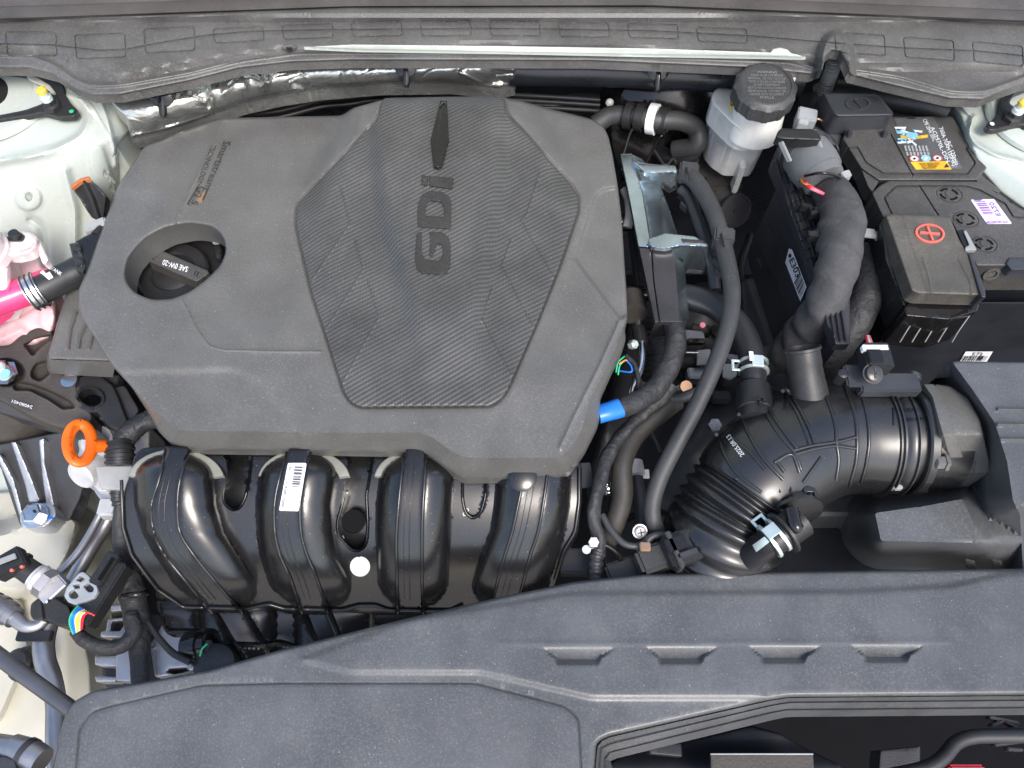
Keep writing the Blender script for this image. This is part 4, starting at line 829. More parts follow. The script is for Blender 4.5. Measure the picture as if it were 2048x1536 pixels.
box('mount', (1440, 380, -.155), ((.03, 0, 0), (0, .014, 0), (0, 0, .02)), M['hosebr'], mc, .005, False)
lathe('fitting', (1385, 322, -.13), (0, -.4, .9), [(0, .010), (.006, .010), (.006, .006), (.014, .006), (.014, 0)], M['castb'], mc, 6)
tag(lathe('brake_booster', (1372, 250, -.12), (.1, -.9, .42), [(-.10, .125), (-.02, .125), (.0, .118), (.02, .09), (.032, .06), (.036, .03), (.05, .028), (.05, 0)], M['gloss'], None, 56), 'large glossy black dome of the brake booster behind the white reservoir', 'brake booster')
# heater hoses
hh = thing('heater_hose', 'black heater hose with a white plastic band behind the cover right corner', 'hose', (1300, 250, -.05))
tube('hose', [(1190, 250, -.06), (1220, 232, -.05), (1262, 232, -.045), (1310, 240, -.04), (1360, 242, -.045), (1392, 258, -.06), (1392, 290, -.08), (1350, 300, -.10)], 19, M['rubber'], hh)
d_ = pxdir((1262, 232, -.045), (1310, 240, -.04))
for x_, m_, rw in ((1258, 'black', .0022), (1280, 'black', .003), (1306, 'paper', .0045), (1326, 'black', .0025)): lathe('band', (x_, 232+(x_-1258)*.13, -.044), d_, [(-.006 if m_ == 'paper' else -.005, .0172+rw), (.006, .0172+rw)], M[m_], hh, 28)
tube('lower_elbow', [(1392, 286, -.085), (1380, 310, -.10), (1340, 316, -.12), (1310, 300, -.14)], 17, M['rubberb'], hh); tube('clamp_wire', [(1308, 300, -.10), (1330, 330, -.10), (1345, 318, -.10), (1352, 326, -.10)], 3, M['castb'], hh, 8, 8)
bp_ = thing('brake_pipe', 'thin black metal pipes curving down behind the control bracket', 'pipe', (1300, 300, -.1))
for l in ([(1330, 210, -.05), (1270, 250, -.05), (1246, 310, -.07)], [(1400, 280, -.12), (1356, 306, -.12), (1335, 350, -.13)], [(1410, 292, -.12), (1366, 322, -.12), (1345, 366, -.13)], [(1336, 260, -.08), (1316, 280, -.09), (1290, 330, -.1)]): tube('pipe', l, 3, M['gloss'], bp_, 10, 8)
# ---------------- heat shield bracket ----------------
hs = thing('fuel_line_shield', 'bright folded sheet metal guard standing right of the engine cover', 'metal guard', (1300, 450, -.1))
zf = lambda y: -.03-.00003*(y-310)
def pl(name, pts, m, z=None, skirt=.006, e=(1.5, .001)): return relief(name, [(p[0], p[1]) for p in pts], Z(z if z else (lambda x, y: zf(np.asarray(y, float))+0*x)), M[m], hs, 7, edge=e, skirt=skirt, r=2)
pl('top_strip', [(1240, 307), (1263, 307), (1284, 380), (1302, 491), (1296, 494), (1277, 493), (1258, 392)], 'shield')
pl('front_face', [(1264, 309), (1284, 318), (1310, 345), (1332, 400), (1356, 470), (1340, 490), (1303, 492), (1286, 390)], 'shield', lambda x, y: zf(y)-.0016-.0009*np.clip(x-(1264+(y-309)*.21), 0, 100)*.5)
pl('arm', [(1264, 322), (1290, 327), (1350, 331), (1355, 343), (1320, 346), (1290, 345)], 'shield', lambda x, y: -.024+0*x)
pl('arm_face', [(1290, 346), (1318, 347), (1354, 344), (1356, 372), (1340, 380), (1318, 366)], 'shield', lambda x, y: -.026-.001*(y-345)+0*x)
pl('arm', [(1296, 478), (1330, 466), (1390, 473), (1417, 490), (1415, 493), (1360, 491), (1330, 497), (1303, 494)], 'shield', lambda x, y: -.026+0*x)
pl('arm_face', [(1330, 497), (1360, 492), (1416, 493), (1416, 530), (1408, 543), (1372, 540), (1367, 512)], 'shield', lambda x, y: -.028-.001*(y-492)+0*x)
pl('arm_inset', [(1361, 477), (1407, 480), (1410, 488), (1366, 486)], 'shieldd', lambda x, y: -.0252+0*x)
pl('lower_strip', [(1278, 496), (1302, 496), (1306, 560), (1318, 644), (1310, 645)], 'shieldd'); pl('lower_face', [(1304, 497), (1330, 499), (1348, 506), (1352, 540), (1360, 640), (1375, 644), (1320, 644), (1308, 560)], 'shieldd', lambda x, y: zf(y)-.001+0*x)
pl('lower_side', [(1344, 502), (1366, 512), (1372, 560), (1378, 634), (1374, 646), (1358, 644), (1350, 560)], 'shield', lambda x, y: zf(y)-.004-.0011*np.clip(x-1346, 0, 100))
pl('mouth', [(1310, 644), (1336, 644), (1332, 668), (1298, 670)], 'castb', lambda x, y: zf(644.)-.004-.002*(y-644)+0*x)
# two hose clips and hoses
hc = thing('coolant_hose', 'long grey rubber hose bowing round from the metal guard to the bottom', 'hose', (1440, 650, -.15))
tube('hose', [(1366, 345, -.035), (1392, 364, -.028), (1425, 420, -.022), (1444, 480, -.02), (1458, 540, -.02), (1464, 590, -.02), (1457, 650, -.022), (1430, 730, -.03), (1394, 810, -.045), (1352, 890, -.06), (1322, 950, -.075), (1306, 1000, -.09), (1306, 1040, -.10), (1322, 1080, -.12)], 17, M['rubber'], hc, 8, 24)
hd = thing('breather_hose', 'shorter black hose tucked inside the long grey one', 'hose', (1400, 450, -.1))
tube('hose', [(1362, 378, -.05), (1378, 394, -.05), (1395, 440, -.05), (1410, 484, -.055), (1424, 530, -.06), (1430, 580, -.07)], 12, M['rubberb'], hd)
def clip(x, y, z, lab):
    t = thing('hose_clip', lab, 'clip', (x, y, z), 'black block clips on the grey hose')
    box('block', (x, y, z), ((.0125, -.002, 0), (.002, .011, 0), (0, 0, .012)), M['rubber'], t, .0025, False); bar('hinge', (x-3, y-14, z+.016), (x+3, y+14, z+.016), 3, .004, M['black'], t)
    for k in range(3): bar('lattice', (x-22+4*k, y+16+20*k, z-.02), (x-4+2*k, y+30+20*k, z-.02), 4, .012, M['castb'], t)
clip(1446, 478, -.02, 'black block clip on the middle of the grey hose'); clip(1376, 346, -.032, 'black block clip at the top end of the grey hose')
def sclamp(c, d, r, m, lab, up, hasroot=None, group='pale spring clamps on hoses'):
    t = thing('spring_clamp', lab, 'hose clamp', c, group); C_ = P(*c); d = np.array(d)/np.linalg.norm(d); up = np.array(up, float); up -= d*(up @ d); up /= np.linalg.norm(up); s = np.cross(d, up)
    lathe('band', C_, d, [(-.0075, r), (-.0075, r+.0014), (-.004, r+.0014), (-.004, r)], M[m], t, 40, wa=True); lathe('band', C_, d, [(.004, r), (.004, r+.0014), (.0075, r+.0014), (.0075, r)], M[m], t, 40, wa=True)
    box('pinch_plate', C_+up*(r+.0012), (d*.0075, s*.007, up*.0009), M[m], t, .0006)
    e_ = C_+s*(r+.003)+up*r*.15
    for q in (-1, 1): box('ear', e_+d*q*.006, (d*.0015, s*.006, up*.0012), M[m], t, .0006)
    box('ear', e_+s*.006, (d*.0075, s*.0015, up*.0012), M[m], t, .0006); return t
cu = thing('pcv_hose', 'black hose curving from behind the metal guard down to the intake elbow', 'hose', (1480, 650, -.1))
tube('hose', [(1340, 590, -.10), (1382, 596, -.085), (1430, 612, -.07), (1475, 650, -.06), (1500, 700, -.055), (1506, 745, -.055), (1506, 765, -.057)], 26, M['rubberb'], cu, 10, 28)
sclamp((1507, 735, -.055), pxdir((1502, 705, -.055), (1506, 760, -.056)), .0165, 'zinc', 'pale zinc spring clamp on the hose above the intake elbow', (0, -.2, 1)); bar('clamp_mark', (1502, 702, -.036), (1504, 722, -.036), 10, .001, M['print'], cu)
# harness at centre with blue tape
wh = thing('sensor_harness', 'charcoal taped harness leaving the metal guard and ending in bright blue tape', 'wiring harness', (1300, 750, -.12))
tube('trunk', [(1346, 640, -.055), (1352, 676, -.055), (1340, 730, -.06), (1310, 778, -.065), (1270, 805, -.06), (1236, 818, -.055)], 21, M['tape'], wh, 14, 24, tapef(.05, .03, 3))
tube('blue_wrap', [(1240, 816, -.052), (1218, 823, -.05), (1196, 828, -.05)], 20, M['blue'], wh, 5, 14, tapef(.04, .02, 8), .8)
tube('branch', [(1345, 770, -.07), (1320, 800, -.078), (1275, 838, -.085), (1235, 880, -.085), (1212, 920, -.085), (1200, 965, -.085), (1188, 1010, -.09), (1190, 1050, -.10), (1200, 1080, -.11), (1198, 1110, -.12)], 14, M['tape'], wh, 12, 18, tapef(.09, .016, 6))
tube('boot', [(1197, 1095, -.115), (1192, 1120, -.12), (1190, 1170, -.13)], 15, M['rubberb'], wh, 14, 16, corr(.008, .08))
tube('wire', [(1204, 1030, -.10), (1222, 1060, -.10), (1250, 1088, -.10), (1282, 1090, -.10), (1310, 1070, -.095), (1350, 1072, -.095)], 7, M['rubber'], wh, 10, 12)
for k, m_ in enumerate(('wgreen', 'wgreen', 'worg', 'wblue')):
    pts = [[(1232, 745, -.075), (1236, 725, -.07), (1250, 712, -.07)], [(1236, 750, -.077), (1240, 730, -.072), (1256, 716, -.072)], [(1238, 728, -.07), (1250, 721, -.069), (1262, 722, -.075)], [(1252, 720, -.07), (1262, 732, -.07), (1262, 744, -.07), (1240, 742, -.075)]][k]
    tube('wire', pts, 1.8, M[m_], wh, 8, 8)
tube('wire', [(1252, 712, -.07), (1268, 728, -.07), (1276, 755, -.07), (1276, 780, -.07)], 5, M['tape'], wh, 8, 10)
tag(tube('return_hose', [(1352, 800, -.10), (1320, 825, -.10), (1270, 870, -.10), (1245, 925, -.10), (1245, 990, -.11), (1232, 1040, -.12), (1215, 1080, -.14)], 21, M['hosebr'], None, 12, 24), 'brownish black hose running beside the taped branch', 'hose')
tag(tube('cross_hose', [(1332, 800, -.095), (1362, 796, -.09), (1400, 782, -.09)], 11, M['rubber'], None, 8, 16), 'short grey hose crossing behind the long grey hose', 'hose')
mp = thing('metal_pipe', 'shiny bent steel pipe between the cover edge and the harness', 'pipe', (1280, 700, -.12))
tube('pipe', [(1272, 612, -.09), (1278, 650, -.09), (1284, 690, -.09), (1282, 730, -.095), (1268, 770, -.10), (1262, 800, -.11)], 8, M['steel'], mp); lathe('collar', (1279, 672, -.09), pxdir((1278, 650, -.09), (1284, 690, -.09)), [(-.012, .009), (.012, .009)], M['black'], mp, 16)
lathe('nut', (1262, 690, -.075), (.5, -.3, .8), [(0, .006), (.008, .006), (.010, .004), (.010, 0)], M['zinc'], mp, 6)
tag(tube('grey_elbow', [(1250, 380, -.06), (1258, 400, -.06), (1260, 430, -.062), (1254, 455, -.07)], 10, M['greyp'], None, 8, 16), 'short light grey elbow peeping out at the cover right edge', 'elbow')
inj = thing('injector_rail', 'row of dark round injector fittings beside the cover right edge', 'rail', (1245, 500, -.12))
for y_ in (345, 445, 590): lathe('fitting', (1240, y_, -.08), (1, 0, 0), [(0, .012), (.03, .012), (.03, .009), (.04, .009), (.04, 0)], M['gloss'], inj, 20)
bar('rail', (1262, 330, -.10), (1300, 640, -.11), 30, .03, M['castb'], inj, .004); lathe('valve', (1262, 595, -.08), (0, -1, .2), [(0, .018), (.03, .018), (.03, 0)], M['hosebr'], inj, 24)
# small hose with clamp + screws
kh = thing('drain_hose', 'black printed hose with a white clamp collar between two larger hoses', 'hose', (1275, 980, -.15))
tube('hose', [(1268, 935, -.14), (1276, 980, -.14), (1284, 1050, -.145)], 14, M['rubberb'], kh); lathe('collar', (1268, 940, -.135), pxdir((1268, 935, -.14), (1276, 980, -.14)), [(-.010, .0125), (.008, .0125)], M['greyp'], kh, 24)
box('collar_ear', (1292, 948, -.135), ((.004, 0, 0), (0, .006, 0), (0, 0, .001)), M['greyp'], kh, .0005, False)
tube('bellows', [(1192, 962, -.12), (1212, 968, -.12), (1218, 990, -.12)], 9, M['steel'], kh, 14, 12, corr(.006, .12))
def screw(x, y, z, d, r, lab, m='pipe', cross=True):
    t = thing('screw', lab, 'screw', (x, y, z)); C_ = P(x, y, z); d = np.array(d, float); d /= np.linalg.norm(d)
    lathe('washer', C_, d, [(0, r), (.002, r), (.002, 0)], M[m], t, 28, wa=True); lathe('head', C_+d*.002, d, [(0, r*.8), (.004, r*.78), (.005, r*.6), (.005, 0)], M[m], t, 6 if not cross else 24, wa=True)
    if cross:
        u = np.cross(d, [0, 0, 1.]) if abs(d[2]) < .9 else np.cross(d, [0, 1., 0]); u /= np.linalg.norm(u); v = np.cross(d, u)
        for a_, b_ in ((u, v), (v, u)): box('slot', C_+d*.0072, (a_*r*.5, b_*r*.1, d*.0006), M['ink'], t, 0)
    return t
screw(1279, 1062, -.10, (.1, -.5, .8), .0085, 'cross head screw between the hoses above the black connector')
# ---------------- intake duct ----------------
du = thing('intake_duct', 'satin black ribbed intake elbow with bellows curving down from the air box', 'intake duct', (1600, 900, -.15))
dz_ = -.085
axis = [(1900, 878, dz_, 112), (1872, 878, dz_, 112)]
tube('airflow_tube', [(1895, 880, dz_), (1850, 879, dz_), (1790, 878, dz_), (1760, 878, dz_)], 96, M['duct'], du, 8, 64, straight=True)
EP = [(1790, 878, dz_, 104), (1784, 878, dz_, 108), (1778, 878, dz_, 110), (1770, 878, dz_, 108), (1762, 878, dz_, 104), (1757, 878, dz_, 108), (1750, 878, dz_, 111), (1742, 878, dz_, 109), (1700, 878, dz_, 109), (1650, 884, dz_, 112), (1600, 900, dz_, 116), (1550, 930, dz_, 120), (1520, 958, dz_-.003, 121), (1498, 984, dz_-.006, 118), (1490, 994, dz_-.008, 110)]
tube('elbow', EP, 100, M['duct'], du, 10, 72)
def bf(s, a): return 1+.05*math.sin(s*2*math.pi/.0108)
tube('bellows', [(1500, 982, -.091, 113), (1470, 1024, -.104, 113), (1446, 1070, -.122, 112), (1431, 1106, -.160, 108), (1421, 1138, -.22, 100)], 110, M['duct'], du, 40, 72, bf)
# ribs moulded over the elbow: thin rings
def ring_at(i0, h=.0022, w_=.0022, name='moulded_rib'):
    wp = np.array(wpath(EP, 100)); path = crom(wp, 10); k = int(i0*10); d = path[k+1, :3]-path[k-1, :3]
    return lathe(name, path[k, :3], d, [(-w_, path[k, 3]*.99), (-w_*.6, path[k, 3]+h), (w_*.6, path[k, 3]+h), (w_, path[k, 3]*.99)], M['duct'], du, 64, wa=True)
for i0 in (1.0, 5.0, 6.6): ring_at(i0, .003, .0015, 'clamp_band')
wp = crom(np.array(wpath(EP, 100)), 10)
def on_elbow(i, a, off=.0012):                # point on the elbow at path index i and angle a from straight up, + towards the camera side
    k = int(i*10); c_ = wp[k, :3]; d = wp[k+1, :3]-wp[k-1, :3]; d /= np.linalg.norm(d); u = np.array([0, 0, 1.])-d*d[2]; u /= np.linalg.norm(u); v = np.cross(d, u)
    if v[1] > 0: v = -v
    return c_+(wp[k, 3]+off)*(math.cos(a)*u+math.sin(a)*v)
def wtube(name, P3, r, m, par, n=8, seg=10, flat=1.):
    path = crom(np.array([tuple(p)+(r,) for p in P3]), n); V_, F_ = sweep(path, seg, None, flat); return link(name, V_, F_, M[m], par, 50)
ELB = [o for o in du.children if o.name.startswith(('elbow', 'airflow'))]; ez_ = on(*ELB)
for l in ([(1573, 779), (1596, 813), (1616, 852), (1629, 887)], [(1566, 782), (1588, 815), (1607, 854), (1620, 890)], [(1646, 779), (1662, 819), (1671, 852), (1673, 886), (1677, 922), (1672, 960)], [(1689, 773), (1709, 826), (1714, 872), (1712, 922), (1699, 972)],
          [(1516, 799), (1539, 839), (1559, 869), (1589, 906), (1602, 939)], [(1524, 795), (1548, 835), (1570, 866), (1598, 902)], [(1586, 901), (1626, 891), (1672, 884), (1712, 874)], [(1592, 908), (1632, 897), (1672, 892), (1712, 897)], [(1478, 829), (1496, 866), (1523, 912), (1549, 942), (1566, 959)],
          [(1433, 869), (1444, 898), (1460, 929), (1483, 955), (1523, 985)], [(1549, 925), (1583, 909), (1599, 945)], [(1552, 921), (1569, 944)], [(1606, 965), (1642, 915)], [(1470, 880), (1500, 905), (1530, 940)], [(1720, 780), (1734, 830), (1738, 880), (1732, 930), (1722, 965)]):
    c_ = crom(np.array([(a, b, 0.) for a, b in l]), 6)[:, :2]; ridge(ez_, c_, 3.8, 'duct', du, off=.0002)
lathe('resonator_port', (1618, 800, -.045), pxdir((1618, 800, -.045), (1606, 706, -.012)), [(-.02, .026), (.024, .0205), (.040, .0192), (.042, .0197), (.058, .0192), (.059, .0208), (.062, .0208), (.0625, .019), (.048, .0172), (.048, 0)], M['port'], du, 44)
lathe('hose_port', (1510, 830, -.050), pxdir((1510, 830, -.05), (1506, 770, -.056)), [(-.01, .021), (.004, .0195), (.005, .0208), (.026, .0208), (.028, .0205), (.038, .020), (.038, 0)], M['rubberb'], du, 36)
for i_ in range(2): box('band_lock', on_elbow((3, 4)[i_], -.50 if i_ == 0 else 1.45), ((.006, 0, 0), (0, .004, 0), (0, 0, .004)), M['greyp'], du, .001)
ptext('2025.08.13', (1489, 909), (1459, 868), (-7.4, 5.6), ez_, M['print'], du, off=.0014, bold=.01)
M['dtext'] = mat('embossed_duct', (.006, .006, .006), .25)
ptext('AIR FLOW', (1798, 824), (1836, 822), (.5, -7), ez_, M['dtext'], du, off=.0012); ptext('>PPE+GF20<', (1802, 844), (1862, 841), (.5, -8), ez_, M['dtext'], du, off=.0012)
ridge(ez_, ell(1859, 860, 6, 5, 16), .9, 'dtext', du, 'round_mark', .0004, True); ridge(ez_, [(1786, 816), (1787, 852)], 2, 'dtext', du, 'arrow_mark')
# front port with quick connector
fp = thing('breather_connector', 'black swivel elbow plugged in the front of the intake elbow', 'connector', (1585, 1010, -.06))
pd = pxdir((1560, 940, -.06), (1592, 1020, -.045)); 
lathe('socket', (1572, 972, -.058), pd, [(-.02, .020), (.012, .0225), (.013, .0235), (.018, .0235), (.019, .0215), (.032, .0225), (.033, .0285), (.037, .0285), (.038, .023), (.038, 0)], M['duct'], fp, 36)
for a_ in (-14, 14): bar('web', (1556+a_, 900+a_*.3, -.026), (1572+a_*.8, 985, -.026), 5, .02, M['duct'], fp)
bar('web', (1470, 955, -.03), (1556, 990, -.035), 6, .02, M['duct'], fp); bar('web', (1645, 915, -.03), (1600, 965, -.03), 6, .02, M['duct'], fp)
relief('square_tab', [(1604, 968), (1630, 976), (1641, 1000), (1612, 998)], -.030, M['duct'], fp, 5, holes=[A([(1612, 984), (1626, 984), (1632, 996), (1614, 994)])], edge=(1.5, .001), skirt=.004)
tube('stem', [(1582, 1018, -.01, 14), (1590, 1050, -.01, 14), (1598, 1058, -.012, 12)], 14, M['gloss'], fp, 8, 20); lathe('barrel', (1580, 1056, -.03), pxdir((1590, 1050, -.03), (1545, 1082, -.035)), [(-.016, .011), (-.015, .018), (.006, .018), (.007, .024), (.010, .024), (.011, .017), (.03, .016)], M['black'], fp, 32)
ph = tube('vent_hose', [(1575, 1058, -.03), (1545, 1078, -.035), (1508, 1106, -.07), (1486, 1138, -.12), (1474, 1168, -.17)], 29, M['gloss'], None, 10, 32); tag(ph, 'glossy black hose dropping from the swivel elbow behind the grey front panel', 'hose')
M['gloss2'] = mat('satin_black_hose', (.014, .014, .016), .3); ph.data.materials[0] = M['gloss2']
sclamp((1548, 1076, -.034), pxdir((1575, 1058, -.03), (1520, 1098, -.04)), .0182, 'zinc', 'pale zinc spring clamp on the glossy hose below the swivel elbow', (-.3, .2, 1))
relief('clamp_mark', [(1505, 1090), (1532, 1071), (1539, 1084), (1513, 1104)], (lambda g: lambda x, y: g(x, y)+.0012)(on(ph)), M['zinc'], fp, 6, edge=(0, 0), skirt=.001)
# mass air flow sensor
mf = thing('air_flow_sensor', 'black air flow sensor with plug and red and white wires on the duct top', 'sensor', (1760, 745, -.03))
box('body', (1775, 770, -.018), ((.034, 0, 0), (0, .012, 0), (0, 0, .008)), M['neg'], mf, .002, False); box('flange', (1728, 752, -.012), ((.022, 0, 0), (0, .014, 0), (0, 0, .003)), M['neg'], mf, .002, False)
box('plug', (1750, 718, .006), ((.015, 0, 0), (0, .016, 0), (0, 0, .011)), M['black'], mf, .002, False); box('plug_lock', (1749, 698, .014), ((.0145, 0, 0), (0, .004, 0), (0, 0, .004)), M['paper'], mf, .001, False); box('plug_tab', (1750, 712, .018), ((.008, 0, 0), (0, .008, 0), (0, 0, .002)), M['gloss'], mf, .001, False)
for k, m_ in enumerate(('wred', 'wwht', 'wpink')): tube('wire', [(1738+4*k, 692, .010), (1734+4*k, 682, .006), (1732+3*k, 672, -.004)], 2.4, M[m_], mf, 6, 8)
lathe('stalk', (1676, 760, -.02), (0, 0, 1), [(0, .007), (.016, .006), (.018, .004), (.018, 0)], M['duct'], mf, 16)
tube('loop', [(1690, 758, -.02), (1694, 748, -.012), (1708, 748, -.012), (1712, 758, -.02)], 4, M['castb'], mf, 6, 8)
for k in range(3): tube('loose_wire', [(1812, 752+4*k, -.02), (1826, 744+3*k, -.012), (1840, 752+3*k, -.016), (1830, 764, -.03)], 3.4, M['castb'], mf, 6, 8)
screw(1744, 748, .010, (.05, -.35, .9), .0115, 'cross head screw on the air flow sensor flange', 'shieldd')
# ---------------- air box ----------------
ab = thing('air_filter_box', 'dusty grey black air filter box filling the right edge', 'air box', (1980, 950, -.1))
def abz(x, y):
    x = np.asarray(x, float); y = np.asarray(y, float)
    ex = np.interp(y, [725, 779, 846, 922, 1000, 1030, 1140], [1905, 1945, 1990, 2014, 2026, 2040, 2046]); d = np.clip(ex-x, 0, 130)
    z_ = .0-.0016*d; z_ = z_-.0020*np.clip(y-(1012+np.clip(2048-x, -60, 60)*.3), 0, 60)
    tray = -.080-np.interp(x, [1860, 1990], [.0024, .0005])*np.clip(-sd(TR, x, y), 0, 90)-.0008*np.clip(y-1084, 0, 60)
    return np.maximum(z_, tray)
TR = rnd([(1750, 1026), (1850, 1012), (1925, 998), (1966, 1086), (1762, 1082)], 6)
az = Z(abz); az.rows += [offs(resamp(TR, 6), d, True) for d in (-13, -6, 0, 6, 13)]
eg = np.array([(1905, 725), (1945, 779), (1990, 846), (2014, 922), (2026, 1000), (2040, 1030), (2046, 1140)], float); az.row(eg, False, (-8, -3, 0, 3, 8))
for y_ in (818, 848, 878): az.line([(1996, y_), (2160, y_+2)], .004, 6)
relief('housing', [(1866, 770), (1890, 735), (1906, 722), (2150, 726), (2150, 1180), (1660, 1180), (1600, 1120), (1600, 1010), (1700, 990), (1880, 985), (1900, 900), (1872, 840)], az, M['shroud'], ab, 9, edge=(6, .005), skirt=.04, r=8)
sp_ = pxdir((1800, 878, dz_), (1900, 880, dz_))
fx = P(1876, 882, dz_)
def slab(name, pts, x0, x1, m, par):          # flange plates: outline in the y-z plane across the duct
    V_ = [(x0, y_, z_) for y_, z_ in pts]+[(x1, y_, z_) for y_, z_ in pts]; n_ = len(pts)
    F_ = [tuple(range(n_)), tuple(reversed(range(n_, 2*n_)))]+[(i, (i+1) % n_, n_+(i+1) % n_, n_+i) for i in range(n_)]
    return link(name, V_, F_, M[m], par, 30)
cy_, cz2 = fx[1], fx[2]
fl_ = [(cy_+.066*math.cos(t), cz2+.066*math.sin(t)) for t in np.radians(np.arange(-50, 215, 9))]+[(cy_-.075, cz2-.055), (cy_-.060, cz2-.07), (cy_+.03, cz2-.07)]
def flz(x, y): y = np.asarray(y, float); return -.018-.0000016*np.clip(850-y, 0, None)**2-.00062*np.clip(y-868, 0, None)+0*x
relief('flange_edge', [(1846, 768), (1866, 768), (1884, 782), (1904, 850), (1930, 925), (1934, 944), (1914, 948), (1896, 905), (1880, 850), (1864, 792)], Z(lambda x, y: flz(x, y)+.003), M['cover'], ab, 6, edge=(2, .001), skirt=.02, r=5)
relief('flange_neck', [(1868, 768), (1900, 772), (1936, 796), (1960, 840), (1974, 900), (1980, 925), (1978, 948), (1924, 947), (1908, 920), (1888, 850), (1872, 790)], Z(flz).line([(1950, 925), (1948, 948)], -.002, 3), M['cover'], ab, 7, edge=(4, .003), skirt=.05, r=6)
lathe('flange_seat', (1806, 880, dz_), (1, 0, .0), [(0, .0625), (.002, .0645), (.010, .0645), (.012, .0625)], M['duct'], ab, 64)
lathe('flange_bolt', (1892, 925, -.045), (-1, 0, .1), [(0, .010), (.004, .010), (.004, .008), (.013, .008), (.014, .006), (.014, 0)], M['cover'], ab, 6)
for k, x_ in enumerate((1950, 2004)): bar('stub', (x_, 1122, -.10), (x_+2, 1140, -.12), 4, .01, M['batt'], ab)
# small connector at the bottom centre
bc = thing('throttle_connector', 'black rectangular plug on the throttle body above the front panel', 'connector', (1330, 1110, -.12))
ax_ = pxdir((1230, 1150, -.10), (1400, 1090, -.10)); ay_ = np.cross([0, 0, 1.], ax_); ay_ /= np.linalg.norm(ay_)
box('plug', (1368, 1096, -.088), (ax_*.022, ay_*.018, (0, 0, .010)), M['black'], bc, .002, False); box('collar', (1346, 1104, -.084), (ax_*.003, ay_*.021, (0, 0, .013)), M['rubber'], bc, .001, False)
box('lock', (1352, 1088, -.074), (ax_*.012, ay_*.008, (0, 0, .003)), M['gloss'], bc, .001, False); box('latch', (1372, 1110, -.080), (ax_*.012, ay_*.003, (0, 0, .009)), M['castb'], bc, .001, False)
box('socket', (1310, 1118, -.11), (ax_*.022, ay_*.015, (0, 0, .014)), M['rubber'], bc, .004, False); box('base', (1258, 1140, -.135), (ax_*.028, ay_*.013, (0, 0, .012)), M['black'], bc, .003, False)
tube('boot', [(1392, 1084, -.085), (1375, 1076, -.085), (1350, 1070, -.09)], 10, M['rubber'], bc, 8, 12)
box('gold_contacts', (1290, 1094, -.09), ((.006, 0, 0), (0, .005, 0), (0, 0, .003)), M['rust'], bc, .001, False)
eb = thing('throttle_bracket', 'thin steel bracket with bright studs beside the manifold right end', 'bracket', (1190, 1090, -.12))
tube('strap', [(1176, 1098, -.11), (1210, 1090, -.11), (1238, 1110, -.12), (1240, 1124, -.13)], 5, M['gloss'], eb, 8, 8); lathe('stud', (1186, 1086, -.10), (0, -.2, 1), [(0, .006), (.01, .006), (.01, 0)], M['steel'], eb, 6); lathe('stud', (1172, 1100, -.11), (0, -.2, 1), [(0, .005), (.006, .005), (.006, 0)], M['steel'], eb, 12)
bar('plate', (1166, 925, -.10), (1172, 975, -.10), 30, .003, M['castb'], eb); box('foot', (1150, 1125, -.16), ((.02, 0, 0), (0, .015, 0), (0, 0, .01)), M['castb'], eb, .002, False)
# ================= left side =================
# coolant tank
tk = thing('coolant_tank', 'translucent pink coolant expansion tank at the left edge with a clipped ear', 'coolant tank', (20, 560, -.1))
tkz = Z(lambda x, y: -.05-.0004*np.clip(y-560, 0, None)+0*x)
tkz.line([(-20, 690), (40, 660), (80, 690)], .006, 14).step([(80, 615), (104, 608), (118, 640), (100, 668), (78, 650)], .006, 14, r=8).line([(-10, 640), (40, 632), (90, 600)], -.004, 10)
relief('body', [(-90, 490), (70, 500), (100, 560), (116, 620), (108, 672), (50, 700), (30, 716), (-90, 730)], tkz, M['pink'], tk, 9, edge=(10, .012), skirt=.03, r=14)
relief('filler_shoulder', [(-90, 470), (0, 470), (14, 500), (24, 530), (24, 580), (6, 620), (-90, 640)], Z(lambda x, y: .0-.0006*np.clip(y-560, 0, None)+0*x), M['pinkc'], tk, 8, edge=(16, .022), skirt=.03, r=14)
relief('coolant_level', [(-90, 600), (-10, 600), (10, 580), (22, 570), (20, 592), (4, 618), (-90, 680)], Z(lambda x, y: .0012-.0006*np.clip(y-560, 0, None)+0*x), M['pinkhot'], tk, 8, edge=(6, .006), skirt=.02, r=6)
lathe('filler_neck', (-30, 515, .0), (0, 0, 1), [(0, .034), (.012, .034), (.014, .031), (.024, .031), (.026, .028), (.026, .02), (.01, .02)], M['pinkc'], tk, 40)
relief('mounting_ear', [(-10, 484), (20, 466), (40, 461), (66, 466), (78, 478), (74, 498), (58, 508), (30, 514), (6, 512)], Z(.008).line([(60, 470), (72, 484), (64, 498), (40, 506)], .003, 5), M['pinkc'], tk, 6, edge=(4, .003), skirt=.012, r=8)
relief('ear_web', [(70, 480), (78, 476), (98, 520), (92, 530), (84, 526)], .002, M['pinkc'], tk, 6, edge=(3, .003), skirt=.01, r=3)
relief('clip_plate', [(12, 476), (24, 464), (40, 464), (50, 472), (44, 482), (18, 482)], .0105, M['black'], tk, 5, edge=(2, .001), skirt=.003, r=4); lathe('clip_head', (31, 472, .011), (0, 0, 1), [(0, .0065), (.006, .006), (.006, 0)], M['black'], tk, 14)
lathe('outlet_pipe', (-20, 610, -.03), pxdir((-20, 610, -.03), (72, 575, -.03)), [(0, .018), (.075, .018), (.078, .016), (.078, 0)], M['pinkhot'], tk, 28)
hz_ = thing('tank_hose', 'thick black hose printed TANK running from the pink tank under the engine cover', 'hose', (120, 560, -.05))
tube('hose', [(56, 590, -.028), (90, 575, -.028), (130, 555, -.03), (170, 535, -.034), (210, 510, -.05)], 29, M['rubberb'], hz_, 8, 32)
